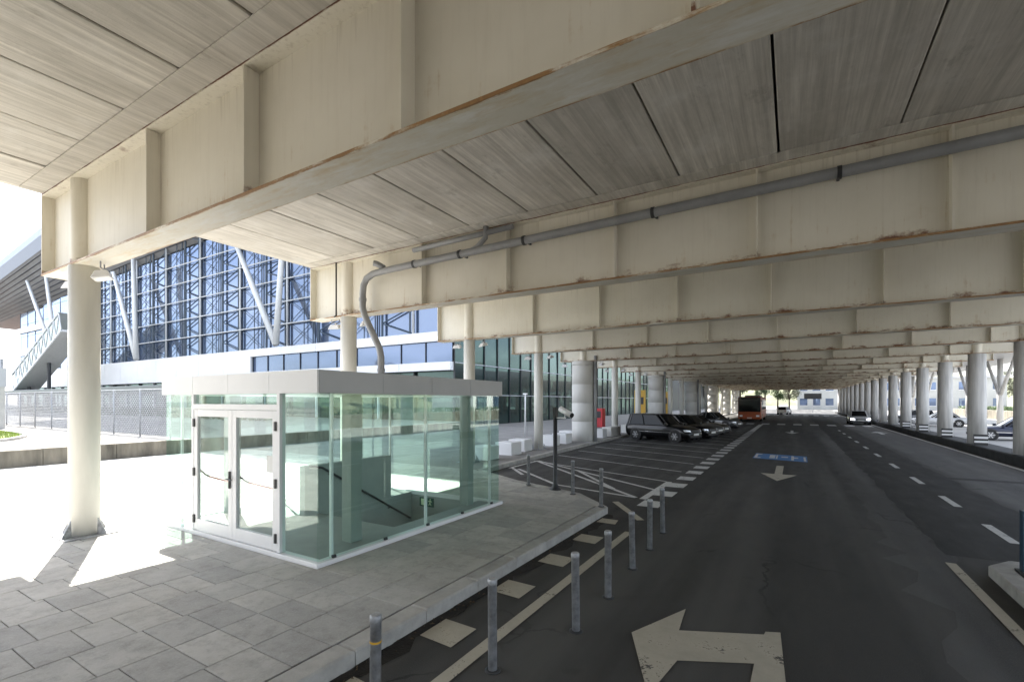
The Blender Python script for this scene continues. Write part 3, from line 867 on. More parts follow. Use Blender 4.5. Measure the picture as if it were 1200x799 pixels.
# doors
mid = (DX0+DX1)/2
for side in (0, 1):
    x0, x1 = (DX0+.04, mid-.004) if side == 0 else (mid+.004, DX1-.04)
    z0, z1 = KZ+.034, DH-.006
    m = MB(); sw_ = .115; yy0, yy1 = KY0-.035, KY0+.025
    m.box(x0,yy0,z0,x0+sw_,yy1,z1); m.box(x1-sw_,yy0,z0,x1,yy1,z1)
    m.box(x0+sw_,yy0,z0,x1-sw_,yy1,z0+.20); m.box(x0+sw_,yy0,z1-.12,x1-sw_,yy1,z1)
    d = m.build('door', M['whiteframe'], kio); bevel(d, .006)
    MB().box(x0+sw_, KY0-.006, z0+.20, x1-sw_, KY0+.006, z1-.12).build('door_glass', M['doorglass'], d)
    zb = 1.16
    MB().tube([(x0+.06,KY0+.03,zb+.12),(x0+.08,KY0+.12,zb+.02),(x0+.2,KY0+.13,zb-.01)], .018, 8).build('push_bar_arm', M['black'], d, True)
    MB().tube([(x0+.2,KY0+.13,zb-.01),(x1-.08,KY0+.13,zb-.06),(x1-.06,KY0+.03,zb-.06)], .016, 8).build('push_bar', M['red'], d, True)
    xh = x0+.02 if side == 0 else x1-.02
    for zz in (.42, 1.25, 2.12):
        MB().box(xh-.022, KY0-.06, zz-.07, xh+.022, KY0-.036, zz+.07).build('hinge', M['black'], d)
    if side == 0:
        m = MB(); m.box(x1-.065,KY0-.062,1.06,x1-.03,KY0-.036,1.34); m.tube([(x1-.048,KY0-.05,1.22),(x1-.048,KY0-.10,1.22),(x1+.10,KY0-.10,1.22)], .012, 8)
        m.build('handle', M['black'], d)
    else:
        MB().box(x1-.30, KY0-.012, 1.40, x1-.14, KY0-.0065, 1.66).build('notice', M['plate'], d)
# inner posts and stairwell
for y in (5.35, 8.55):
    MB().box(-6.42,y-.11,KZ,-6.20,y+.11,RZ0-.014).build('inner_post', M['postgrey'], kio)
    MB().box(-10.02,y-.11,KZ,-9.80,y+.11,RZ0-.014).build('inner_post', M['postgrey'], kio)
swm = simple('stairwell_wall', (.33,.35,.34), .8, var=.08, scale=1.5)
MB().box(HX0-.16, 5.95, KZ, HX0, 8.3, KZ+1.0).build('parapet_wall', swm, kio)
sh = MB()
sh.box(HX0-.16, HY0-.1, -3.2, HX0-.004, HY1+.1, KZ-.002); sh.box(HX1+.004, HY0-.1, -3.2, HX1+.16, HY1+.1, KZ-.002)
sh.box(HX0, HY1+.002, -.75, HX1, HY1+.16, KZ-.002); sh.box(HX0, HY0-.16, -3.2, HX1, HY0-.002, KZ-.03)
sh.box(HX0, 12.5, -3.2, HX1, 12.7, -.7); sh.box(HX0-.16, HY0-.1, -3.4, HX1+.16, 12.7, -3.2)
sh.build('stairwell_shaft', swm, kio)
MB().box(HX0-.18, HY1-.02, KZ-.001, HX1+.18, HY1+.055, KZ+.045).build('shaft_kerb', M['white'], kio)
for i in range(12):
    z_ = KZ-.17*(i+1)-.0; yy = HY0+.27*i
    MB().box(HX0+.002, yy, z_-.16, HX1-.002, yy+.28, z_).build('step', M['kerb'], kio)
MB().tube([(HX0+.07,6.0,1.20),(HX0+.07,6.3,1.14),(HX0+.07,8.9,-.45)], .024, 8).build('handrail', M['darkmetal'], kio, True)
for i in range(3):
    yy = 6.5+i*.85; zz = 1.14-(yy-6.3)*.612
    MB().tube([(HX0+.003,yy,zz-.05),(HX0+.07,yy,zz-.02)], .012, 6).build('rail_bracket', M['darkmetal'], kio)
# exit sign
es = thing('exit_sign', 'green running figure exit sign on the stairwell end wall', 'sign', (-7.95,HY1-.02,-.02), world=True)
MB().box(-8.10,HY1-.03,-.13,-7.66,HY1-.003,.09).build('panel', M['sign_green'], es)
fg = MB(); yq = HY1-.0325
fg.quad((-8.05,yq,-.10),(-7.93,yq,-.10),(-7.93,yq,.06),(-8.05,yq,.06))
for pth, w_ in (([(-7.80,-.09),(-7.76,-.03)],.022),([(-7.76,-.03),(-7.72,-.09)],.022),([(-7.76,-.03),(-7.755,.035)],.03),([(-7.82,.0),(-7.755,.03)],.018),([(-7.755,.03),(-7.70,-.005)],.018)):
    (a,b),(c_,d_) = pth; t = Vector((c_-a, d_-b)).normalized(); s_ = Vector((-t.y,t.x))*w_/2
    fg.quad((a-s_.x,yq,b-s_.y),(c_-s_.x,yq,d_-s_.y),(c_+s_.x,yq,d_+s_.y),(a+s_.x,yq,b+s_.y))
fg.quad((-7.765,yq,.045),(-7.735,yq,.045),(-7.735,yq,.075),(-7.765,yq,.075))
fg.build('pictogram', M['pict'], es)

# ================================================================== STREET FURNITURE
bol_me = MB().lathe((0,0), [(.043,0),(.043,.80),(.046,.80),(.046,.845),(.038,.856)], 16).mesh('post', M['galv'], True)
bolb_me = MB().lathe((0,0), [(.075,.0),(.075,.010),(.05,.014)], 16).mesh('base_ring', M['darkmetal'], True)
def bollard(x, y, z, label, group, lean=(0,0), band=False):
    t = thing('bollard', label, 'bollard', (x,y,z), 0, group)
    o = place('post', bol_me, t); o = place('base_ring', bolb_me, t)
    if band: MB().lathe((0,0), [(.0435,.64),(.0455,.64),(.0455,.655),(.0435,.655)], 16).build('band', M['yellow'], t)
    t.rotation_euler = (lean[0], lean[1], 0)
G1 = 'bollards along the cream edge line'
bollard(-2.78,2.58,0,'galvanised steel bollard with a thin yellow band beside the kerb', G1, (0,.01), True)
for (x, y), lb in zip(((-2.40,3.66),(-2.03,4.75),(-2.03,5.78),(-2.06,6.95),(-2.08,8.0),(-2.13,9.15)),
        ('next to the yellow banded one', 'second after the yellow banded one', 'third after the yellow banded one', 'fourth after the yellow banded one', 'fifth after the yellow banded one', 'last of its row')):
    bollard(x, y, 0, 'plain galvanised bollard on asphalt, ' + lb, G1, (random.uniform(-.015,.015), random.uniform(-.02,.01)))
for x, y, lb in ((-3.68,10.02,'on the rounded kerb corner at the pavement end'),(-4.78,10.98,'on the pavement end between kerb corner and camera post'),(-6.4,11.6,'between the camera post and the glass pavilion')):
    bollard(x, y, SZ, 'steel bollard ' + lb, 'bollards on the pavement end', (random.uniform(-.01,.01),0))
cp = thing('camera_post', 'dark steel post with white security camera on a side arm', 'camera post', (-5.45,11.35,SZ), world=True)
x, y = -5.45, 11.35
MB().lathe((x,y), [(.16,SZ),(.16,SZ+.02),(.11,SZ+.06),(.055,SZ+.16),(.055,2.05)], 16).build('post', M['darkmetal'], cp, True)
bevel(MB().box(x-.06,y-.05,2.06,x+.05,y+.05,2.34).build('junction_box', M['black'], cp), .012)
MB().tube([(x+.05,y,2.06),(x+.32,y-.05,2.06)], .018, 8).build('arm', M['whiteframe'], cp)
MB().tube([(x+.17,y-.03,2.30),(x+.55,y-.18,2.14)], .075, 16).build('camera_body', M['white'], cp, True)
MB().tube([(x+.545,y-.178,2.142),(x+.575,y-.19,2.13)], .062, 16).build('camera_lens', M['black'], cp, True)
MB().tube([(x+.30,y-.05,2.06),(x+.32,y-.07,2.22)], .015, 8).build('camera_mount', M['whiteframe'], cp)
bb = MB().chbox(-.42,-.42,0,.42,.42,.55,.02).mesh('seat_block', M['white'])
for x, y, rz in ((-10.8,15.9,.03),(-10.9,17.9,-.02),(-11.2,19.5,.05),(-11.2,22.6,0),(-11.2,24.2,.04),(-11.9,26.6,0),(-10.9,29.2,.02)):
    o = place('seat_block', bb, None, (x,y,SZ), rz); tag(o, 'white concrete cube seat on the pavement beside the round columns', 'seat block', 'white cube seats under the viaduct')
for y0 in (30.1, 34.2):
    bevel(tag(MB().box(-11.0,y0,SZ,-10.35,y0+1.9 if y0 < 31 else y0+2.2,SZ+.62).build('planter_wall', M['drum']), 'long pale concrete block between columns behind the parked cars', 'block', 'long blocks behind the parked cars'), .02)
tp = thing('sign_pole', 'slim pale pole standing in front of the dark green glass', 'pole', (-15.7,28,SZ), world=True)
MB().lathe((-15.7,28), [(.06,SZ),(.045,2.0),(.045,2.95)], 12).build('pole', M['whiteframe'], tp, True)
MB().box(-15.85,27.93,2.95,-15.55,28.07,3.05).build('cap', M['whiteframe'], tp)
bp = thing('island_post', 'dark blue post standing on the traffic island', 'post', (2.9,9.15,.14), world=True)
bevel(MB().box(2.69,9.10,.14,3.12,9.22,1.0).build('panel', M['bluepost'], bp), .01)
MB().box(2.66,9.05,.14,3.15,9.27,.17).build('base', M['darkmetal'], bp)
rb = thing('red_kiosk', 'red box shaped machine by the terminal entrance', 'machine', (-15.2,41,SZ), world=True)
bevel(MB().box(-15.6,40.6,SZ,-14.8,41.4,1.85).build('cabinet', M['red'], rb), .03)
MB().box(-15.45,40.58,1.0,-14.95,40.605,1.6).build('display', M['black'], rb)
for (x, y, z0, z1, w_) in ((-13.6,46.5,SZ,3.6,1.1),(-13.9,57,SZ,3.6,1.3)):
    yb_ = thing('yellow_board', 'tall yellow information board between the columns by the terminal', 'board', (x,y,SZ), world=True, group='yellow boards by the terminal')
    MB().box(x,y,z0+.3,x+w_,y+.12,z1).build('panel', M['yellow'], yb_)
    for xx in (x+.1, x+w_-.16): MB().box(xx,y+.02,SZ,xx+.06,y+.10,z0+.3).build('leg', M['darkmetal'], yb_)
    MB().box(x+.2,y-.006,2.2,x+w_-.2,y-.001,2.9).build('print', M['black'], yb_)

# fence
fe = thing('chain_link_fence', 'tall chain link fence with grey posts beyond the low wall', 'fence', (-42,10.75,UP), world=True)
FX0, FX1, FY, FH = -63.0, -25.2, 10.75, 2.35
np_ = 12; st = (FX1-FX0)/np_
for i in range(np_+1):
    x = FX0+i*st
    MB().cyl((x,FY,UP-.05),(x,FY,UP+FH+.05),.04,n=8).build('post', M['galv'], fe, True)
for i in range(np_):
    x0, x1 = FX0+i*st+.04, FX0+(i+1)*st-.04
    MB().cyl((x0,FY,UP+FH),(x1,FY,UP+FH),.025,n=6).build('rail', M['galv'], fe)
    m = MB(); s = .20; h0, h1 = UP+.05, UP+FH-.03; H_ = h1-h0; W_ = x1-x0
    q = -H_
    while q < W_:
        for sg in (1,-1):
            a0 = max(0, -q); a1 = min(H_, W_-q)
            if a1 > a0:
                pa = (q+a0, a0); pb = (q+a1, a1)
                if sg < 0: pa = (pa[0], H_-pa[1]); pb = (pb[0], H_-pb[1])
                m.bar((x0+pa[0],FY+sg*.004,h0+pa[1]), (x0+pb[0],FY+sg*.004,h0+pb[1]), .019, .019)
        q += s
    stuff(m.build('wire_mesh', M['galv'], fe))
gp = thing('gate_pillar', 'pale concrete pillar with grey panel top beside the fence', 'pillar', (-43.6,9.2,UP), world=True)
MB().box(-46.8,8.0,UP,-43.0,9.1,3.4).build('shaft', M['conc'], gp)
MB().box(-46.85,7.95,3.4,-42.95,9.15,4.6).build('panel', M['greypanel'], gp)
MB().cyl((-43.25,8.95,4.6),(-43.25,8.95,5.2),.12,n=8).build('vent', M['galv'], gp)

# ================================================================== TERMINAL
ter = thing('terminal_building', 'large airport terminal with blue glass wall, white band and overhanging roof', 'building', (-80,50,0), world=True)
FYT = 33.6; TX1 = -26.2; TX0 = -149.0
def ztop(x): return 22 + .03*(x+149)
BW = 4.85
nb = int((TX1-TX0)/BW)
rowz = [8.85 + 2.6*i for i in range(8)]
ZM = 2.2
for i in range(nb):
    x1 = TX1 - i*BW; x0 = x1-BW
    top = min(ztop(x0), ztop(x1))
    for z0, z1 in zip(rowz, rowz[1:]):
        if z0 > top-.6: break
        z1 = min(z1, top)
        p = MB().quad((-BW/2+.03,0,-(z1-z0)/2+.03),(BW/2-.03,0,-(z1-z0)/2+.03),(BW/2-.03,0,(z1-z0)/2-.03),(-BW/2+.03,0,(z1-z0)/2-.03))
        o = p.build('glass_pane', M['blueglass'], None, loc=((x0+x1)/2, FYT, (z0+z1)/2))
        o.rotation_euler = (random.gauss(0,.005), 0, random.gauss(0,.004)); par(o, ter)
# backing structure behind panes (floors, wall)
bk = MB(); bk.box(TX0, FYT+.35, UP, TX1-.4, FYT+.6, 20.0); bk.box(TX0, FYT+.35, UP, TX0+.3, 75, 20); bk.box(TX0, 74.7, UP, TX1, 75, 20)
bk.build('wall', M['roofunder'], ter)
# mullions, truss verticals, transoms
i = 0; x = TX1 - 4.6
while x > -108:
    zt = ztop(x)+1.6
    MB().cyl((x,FYT-.30,8.85),(x,FYT-.30,zt),.13,n=8).build('mullion', M['mullwhite'], ter, True)
    xc = x-4.1
    t_ = MB(); t_.cyl((xc,FYT-.28,8.85),(xc,FYT-.28,zt),.12,n=6); t_.cyl((xc-1.0,FYT-.26,8.85),(xc-1.0,FYT-.26,zt),.07,n=6)
    t_.cyl((x-.45,FYT-.26,8.85),(x-.45,FYT-.26,zt),.09,n=6)
    z = 8.85; fl_ = 0
    while z < zt-1.3:
        a = (x-.1, FYT-.28, z) if fl_ == 0 else (xc, FYT-.28, z)
        b = (xc, FYT-.28, z+1.3) if fl_ == 0 else (x-.1, FYT-.28, z+1.3)
        t_.cyl(a, b, .075, n=5); z += 1.3; fl_ ^= 1
    z = 8.85
    while z < zt-2.6:
        for a, b in (((xc-1.0, z),(x-9.5, z+2.6)),((x-9.5, z),(xc-1.0, z+2.6))):
            t_.cyl((a[0],FYT-.22,a[1]),(b[0],FYT-.22,b[1]), .038, n=4)
        z += 2.6
    t_.cyl((xc-2.6,FYT-.24,8.85),(xc-2.6,FYT-.24,zt),.06,n=5)
    t_.build('truss', M['truss'], ter)
    x -= 9.7
for z in rowz[1:6]:
    xe = TX1-.1
    MB().cyl((-108,FYT-.42,z),(xe,FYT-.42,z),.075,n=6).build('transom', M['mullwhite'], ter)
for i in range(nb+1):
    x = TX1-i*BW
    MB().box(x-.03,FYT-.06,8.85,x+.03,FYT-.002,ztop(x)-.05).build('glazing_bar', M['truss'], ter)
# white bands of the far left wing
for z0, z1 in ((17.4,18.5),(12.4,13.9),(5.8,7.0)):
    MB().box(TX0-.2,FYT-.35,z0,-108.2,FYT-.02,z1).build('white_band', M['white'], ter)
# white spandrel band in panels, with window strip
xa = TX1
pn = 0
while xa > TX0:
    xb = max(TX0, xa-6.2)
    if xb >= -61.0:
        MB().box(xb+.02,FYT-.55,7.95,xa-.02,FYT-.01,8.83).build('band_panel', M['white'], ter)
        MB().box(xb+.02,FYT-.55,5.3,xa-.02,FYT-.01,6.05).build('band_panel', M['white'], ter)
        for q in range(2):
            xm0 = xb + (xa-xb)*q/2; xm1 = xb + (xa-xb)*(q+1)/2
            MB().quad((xm0+.03,FYT-.20,6.06),(xm1-.03,FYT-.20,6.06),(xm1-.03,FYT-.20,7.94),(xm0+.03,FYT-.20,7.94)).build('window_pane', M['blueglass'], ter)
            MB().box(xm0-.03,FYT-.30,6.06,xm0+.029,FYT-.19,7.94).build('window_bar', M['darkmetal'], ter)
    else:
        MB().box(xb+.02,FYT-.55,5.3,xa-.02,FYT-.01,8.83).build('band_panel', M['white'], ter)
    xa = xb; pn += 1
# ground floor dark glazing
for i in range(nb):
    x1 = TX1 - i*BW; x0 = x1-BW
    MB().quad((x0+.04,FYT+.3,UP),(x1-.04,FYT+.3,UP),(x1-.04,FYT+.3,5.28),(x0+.04,FYT+.3,5.28)).build('glass_pane', M['greenglass'], ter)
    MB().box(x0-.06,FYT+.05,UP,x0+.06,FYT+.28,5.28).build('glazing_post', M['mullwhite'] if i % 2 else M['darkmetal'], ter)
# roof
rf = MB(); secs = []
XS = [-175,-160,-149,-135,-120,-105,-95,-85,-75,-65,-55,-40,-16]
for x in XS:
    zf = ztop(x)+.02
    ze = min(31.0, 26.7 + .09*(x+138))
    ye = 28.3 if x < -78 else 21.5  # right-hand overhang deepened, hidden by the viaduct, to shade the forecourt
    secs.append([(x,ye,ze),(x,ye-.6,ze+1.8),(x,ye,ze+3.9),(x,45,ze+5.5),(x,80,ze+3.0),(x,80,zf-.5),(x,FYT+.6,zf),(x,31,(zf+ze)/2-.3)])
for s_ in secs: rf.v += s_
n_ = 8
for i in range(len(secs)-1):
    for j in range(n_):
        a = i*n_+j; b = i*n_+(j+1)%n_; rf.f.append((a, a+n_, b+n_, b))
rf.f += [tuple(range(n_)), tuple(reversed(range((len(secs)-1)*n_, len(secs)*n_)))]
ro = rf.build('roof', M['roofunder'], ter)
ff = MB()
for a, b in zip(secs, secs[1:]):
    for q in range(2):
        p0, p1, p2, p3 = a[q], b[q], b[q+1], a[q+1]
        o_ = .06
        ff.quad((p0[0],p0[1]-o_,p0[2]),(p1[0],p1[1]-o_,p1[2]),(p2[0],p2[1]-o_,p2[2]),(p3[0],p3[1]-o_,p3[2]))
ff.build('fascia', M['rooffas'], ro)
# soffit slats
for kk in range(10):
    f = (kk+.5)/10
    m = MB()
    for a, b in zip(secs, secs[1:]):
        def lp(s):
            if f < .5: g_ = f/.5; p, q = s[0], s[7]
            else: g_ = (f-.5)/.5; p, q = s[7], s[6]
            return (p[0], p[1]+(q[1]-p[1])*g_, p[2]+(q[2]-p[2])*g_-.04)
        m.bar(lp(a), lp(b), .22, .10)
    m.build('soffit_slat', M['darkmetal'], ro)
# raking struts
for base, t1, t2 in (((-81.7,30.5,8.6),(-91,31,22.6),(-83,30.6,23.5)), ((-48,30.5,8.6),(-58.5,30.8,24.5),(-46.3,30.6,25)), ((-113,30.5,8.6),(-126,29.6,25.5),(-116,29.6,26)), ((-15-32,30.5,8.6),(-47.5,30,9),(-47.6,30.1,9.1))):
    for t in (t1, t2):
        if (Vector(t)-Vector(base)).length < 3: continue
        MB().cyl(base, t, .34, .26, 14).build('raking_strut', M['strut'], ter, True)
# side facade behind the viaduct, dark green glazing
Y = FYT; SXF = TX1
for i in range(36):
    y0, y1 = FYT+i*2.4, FYT+(i+1)*2.4
    for z0, z1 in ((SZ,3.1),(3.1,6.0),(6.0,9.6)):
        p = MB().quad((0,-1.17,-(z1-z0)/2+.03),(0,1.17,-(z1-z0)/2+.03),(0,1.17,(z1-z0)/2-.03),(0,-1.17,(z1-z0)/2-.03))
        o = p.build('glass_pane', M['greenglass'], None, loc=(SXF,(y0+y1)/2,(z0+z1)/2)); o.rotation_euler = (0, random.gauss(0,.006), random.gauss(0,.008)); par(o, ter)
    MB().box(SXF-.02,y0-.03,SZ,SXF+.12,y0+.03,9.6).build('glazing_post', M['darkmetal'], ter)
for z in (3.1, 6.0, 9.6):
    MB().box(SXF+.005,FYT,z-.05,SXF+.10,FYT+86.4,z+.05).build('glazing_rail', M['galv'], ter)
MB().box(TX1-.5,FYT+.36,0,TX1-.2,190,20).build('side_wall', M['darkmetal'], ter)
MB().box(TX1-.1,FYT,9.7,TX1+.6,190,11.5).build('side_band', M['white'], ter)
# escalator gangway
eg = thing('covered_stair', 'inclined truss walled covered stair rising to the terminal', 'covered stair', (-106,27,UP), world=True)
A0, B0 = Vector((-118,27.5,4.4)), Vector((-95,27.5,13.2))
MB().bar(A0, B0, 3.0, .35).build('floor', M['strut'], eg)
off = Vector((-1.0,0,2.7))
for yy in (-1.5,1.5):
    m = MB(); e = Vector((0,yy,0)); m.bar(A0+e+off, B0+e+off, .16, .16); m.bar(A0+e, B0+e, .18, .18)
    for i in range(11):
        p = A0+(B0-A0)*(i/10); q = A0+(B0-A0)*((i+.5)/10)
        m.bar(p+e, p+e+off, .10, .10)
        if i < 10: m.bar(p+e, A0+(B0-A0)*((i+1)/10)+e+off, .08, .08)
    m.build('side_truss', M['mullwhite'], eg)
    MB().quad(tuple(A0+e*.98), tuple(B0+e*.98), tuple(B0+e*.98+off), tuple(A0+e*.98+off)).build('side_glass', M['glass'], eg)
MB().bar(A0+off+Vector((0,0,.1)), B0+off+Vector((0,0,.1)), 3.2, .12).build('cover', M['greypanel'], eg)
for xx in (-116,-106,-97): MB().cyl((xx,27.5,UP),(xx,27.5,A0.z+(xx+118)/23*8.8),.25,n=10).build('support', M['darkmetal'], eg)
wc = thing('walkway_canopy', 'long low dark walkway canopy in front of the terminal', 'canopy', (-95,26,UP), world=True)
bevel(MB().box(-140,23.6,3.55,-56,27.4,4.25).build('roof', simple('canopy_green_grey', (.10,.12,.11), .5), wc), .1)
for i in range(14): MB().cyl((-138+i*6.2,25.5,UP),(-138+i*6.2,25.5,3.56),.09,n=8).build('post', M['galv'], wc)

# ================================================================== VEHICLES
def make_car(paint_, L, W, H, style, name, label, cat, lit=False, group=None):
    t = thing(name, label, cat, (0,0,0), 0, group)
    hw = W/2
    belt = H*.60; sill = .24
    if style == 'van':
        xsn = [-.5,-.49,-.45,-.30,-.10,.10,.20,.30,.40,.46,.49,.5]
        top = [belt*.9,belt,belt,belt,belt,belt,belt*.99,belt*.95,belt*.88,belt*.76,belt*.62,belt*.5]
        cb, ct = (-.485,.215), (-.455,.06)
    elif style == 'sedan':
        xsn = [-.5,-.49,-.44,-.34,-.10,.10,.19,.30,.40,.46,.49,.5]
        top = [belt*.80,belt*.97,belt*1.03,belt*1.04,belt,belt,belt*.99,belt*.95,belt*.89,belt*.80,belt*.66,belt*.55]
        cb, ct = (-.38,.20), (-.22,.03)
    else:
        xsn = [-.5,-.49,-.45,-.30,-.10,.10,.20,.30,.40,.46,.49,.5]
        top = [belt*.85,belt*.98,belt*1.02,belt*1.02,belt,belt,belt*.99,belt*.96,belt*.90,belt*.80,belt*.66,belt*.54]
        cb, ct = (-.475,.21), (-.40,.045)
    wf = [.80,.88,.95,.99,1,1,1,.99,.96,.90,.82,.74]
    b = MB(); rows = []
    for x, zt, f in zip(xsn, top, wf):
        y = hw*f; sl_ = sill + (.12 if abs(x) > .47 else 0)
        half = [(y*.80,sl_),(y*.95,sl_+.05),(y*1.0,sl_+.28*(zt-sl_)),(y*1.0,sl_+.62*(zt-sl_)),(y*.965,zt-.07),(y*.90,zt-.015),(y*.5,zt+.018)]
        pts = [(-a,z_) for a, z_ in half] ; pts = [(a,z_) for a, z_ in half] + [(-a,z_) for a, z_ in reversed(half)]
        rows.append(len(b.v)); b.v += [(x*L,a,z_) for a, z_ in pts]
    n_ = 14
    for r0, r1 in zip(rows, rows[1:]):
        for i in range(n_):
            j = (i+1) % n_; b.f.append((r0+i, r1+i, r1+j, r0+j))
    b.f += [tuple(rows[0]+i for i in range(n_)), tuple(rows[-1]+i for i in reversed(range(n_)))]
    b.build('body', paint_, t, True)
    # greenhouse
    zr = H-.05; z0 = belt-.05
    def ringp(f):
        e = f**1.0
        xa_ = (cb[0]+(ct[0]-cb[0])*e)*L; xb_ = (cb[1]+(ct[1]-cb[1])*e)*L; y = hw*(.90-.17*e); z_ = z0+(zr-z0)*f
        return [(xa_+.06,-y*.9,z_),(xa_,-y*.6,z_),(xa_,y*.6,z_),(xa_+.06,y*.9,z_),(xa_+.25,y,z_),(xb_-.30,y,z_),(xb_-.08,y*.88,z_),(xb_,y*.5,z_),(xb_,-y*.5,z_),(xb_-.08,-y*.88,z_),(xb_-.30,-y,z_),(xa_+.25,-y,z_)]
    gh = MB(); rr = []
    for f in (0,.5,1): rr.append(len(gh.v)); gh.v += ringp(f)
    for a, c_ in zip(rr, rr[1:]):
        for i in range(12): j = (i+1) % 12; gh.f.append((a+i,a+j,c_+j,c_+i))
    gh.f += [tuple(rr[0]+i for i in range(12)), tuple(rr[-1]+i for i in range(12))]
    gh.build('windows', M['carglass'], t)
    rf_ = MB(); rr = []
    for f, ins, dz in ((1,1.012,-.03),(1,1.0,.02),(1,.90,.05)):
        P_ = ringp(f); cx_ = sum(p[0] for p in P_)/12
        rr.append(len(rf_.v)); rf_.v += [(cx_+(p[0]-cx_)*ins, p[1]*ins, p[2]+dz) for p in P_]
    for a, c_ in zip(rr, rr[1:]):
        for i in range(12): j = (i+1) % 12; rf_.f.append((a+i,a+j,c_+j,c_+i))
    rf_.f.append(tuple(rr[-1]+i for i in range(12))); rf_.f.append(tuple(rr[0]+i for i in range(12)))
    rf_.build('roof', paint_, t, True)
    lo, hi = ringp(0), ringp(1)
    for i in (4,5,10,11,3,0,6,9): MB().bar(Vector(lo[i])*1.003, Vector(hi[i])*1.003, .07, .06).build('pillar', paint_, t)
    for sgn in (1,-1):
        a = Vector(((lo[4][0]*.55+lo[5][0]*.45), sgn*abs(lo[4][1])*1.003, z0)); c_ = Vector((hi[4][0]*.55+hi[5][0]*.45, sgn*abs(hi[4][1])*1.003, zr)); MB().bar(a, c_, .07, .05).build('pillar', paint_, t)
    wr = .33 if H < 1.6 else .35
    for sx in (-.305,.315):
        for sy in (-1,1):
            a = MB(); a.cyl((sx*L, sy*(hw-.30), wr+.02),(sx*L, sy*(hw+.004), wr+.02), wr+.065, n=24); a.build('wheel_arch', M['black'], t)
            wq = MB(); wq.cyl((sx*L, sy*(hw-.24), wr),(sx*L, sy*(hw+.012), wr), wr, n=24); wo = wq.build('wheel', M['rubber'], t)
            rm = MB(); rm.cyl((sx*L, sy*(hw+.0), wr),(sx*L, sy*(hw+.020), wr), wr*.62, n=20)
            ro_ = rm.build('rim', M['cgrey'], wo)
            sp = MB()
            for q in range(6):
                an = q*math.pi/3; sp.bar((sx*L, sy*(hw+.022), wr),(sx*L+math.cos(an)*wr*.64, sy*(hw+.022), wr+math.sin(an)*wr*.64), .03, .035)
            stuff(sp.build('spokes', M['rim'], wo))
    hl = M['headlit'] if lit else M['headlamp']
    for sy in (-1,1):
        m = MB(); zc = belt*.70
        m.v += [(L*.458,sy*hw*.90,zc+.06),(L*.490,sy*hw*.60,zc+.03),(L*.497,sy*hw*.56,zc-.07),(L*.468,sy*hw*.90,zc-.06),
                (L*.40,sy*hw*.86,zc+.05),(L*.44,sy*hw*.58,zc+.03),(L*.44,sy*hw*.55,zc-.07),(L*.40,sy*hw*.86,zc-.05)]
        m.v = [(x+.02,y*1.02,z_) for x,y,z_ in m.v]
        m.f += [(0,1,2,3),(4,7,6,5),(0,4,5,1),(3,2,6,7),(0,3,7,4),(1,5,6,2)]
        m.build('headlight', hl, t)
        bevel(MB().box(L*.17,sy*(hw+.02)-.09,belt-.03,L*.20,sy*(hw+.02)+.09,belt+.12).build('mirror', paint_, t), .02)
        MB().box(-L*.5-.006,sy*hw*.62-.10,belt*.72,-L*.49,sy*hw*.62+.10,belt*.86).build('tail_light', M['red'], t)
        MB().box(-.28*L,sy*(hw+.003)-.006,belt*.55,.26*L,sy*(hw+.003)+.006,belt*.55+.035).build('side_trim', M['chrome'], t)
    MB().box(L*.478,-hw*.50,belt*.60,L*.505,hw*.50,belt*.74).build('grille', M['black'], t)
    MB().box(L*.49,-hw*.48,belt*.665,L*.509,hw*.48,belt*.685).build('grille_bar', M['chrome'], t)
    MB().box(L*.47,-hw*.66,.30,L*.506,hw*.66,.42).build('bumper_intake', M['black'], t)
    MB().box(L*.505,-.26,.43,L*.513,.26,.54).build('number_plate', M['plate'], t)
    return t
def put(t, x, y, rz, z=0): t.location = (x,y,z); t.rotation_euler = (0,0,R(rz))
put(make_car(M['cblack'],4.6,1.86,1.70,'van','parked_van','tall black people carrier parked first in the angled bays','van'), -7.25, 31.0, -20)
put(make_car(M['cblack'],4.4,1.82,1.60,'suv','parked_car','black hatchback parked right behind the tall black people carrier','car'), -6.55, 33.6, -20)
put(make_car(M['cgrey'],4.5,1.80,1.52,'suv','parked_car','dark grey car parked between two black cars in the angled bays','car'), -6.5, 36.2, -20)
put(make_car(M['cblack'],4.6,1.80,1.46,'sedan','parked_car','low black saloon parked last in the angled bays','car'), -6.4, 38.6, -20)
put(make_car(M['cgrey'],4.5,1.80,1.50,'sedan','parked_car','dark saloon parked alone in front of the orange bus','car'), -6.3, 47.5, -20)
put(make_car(M['csilver'],4.5,1.82,1.48,'sedan','driving_car','silver car approaching with headlights on','car', lit=True), 6.05, 63.2, -90)
put(make_car(M['cblue'],4.5,1.82,1.50,'suv','parked_car','dark blue car parked beyond the grey column row','car'), 12.3, 42.5, 178)
put(make_car(M['cgrey'],4.4,1.80,1.48,'suv','parked_car','grey hatchback parked far along beyond the grey columns','car'), 12.0, 72, 178)
put(make_car(M['csilver'],4.4,1.80,1.48,'sedan','parked_car','silver saloon parked beyond the grey columns','car'), 12.4, 62, 178)
put(make_car(M['cwhite'],4.4,1.80,1.48,'suv','parked_car','white car standing far away past the orange bus','car'), -1.5, 104, 80)
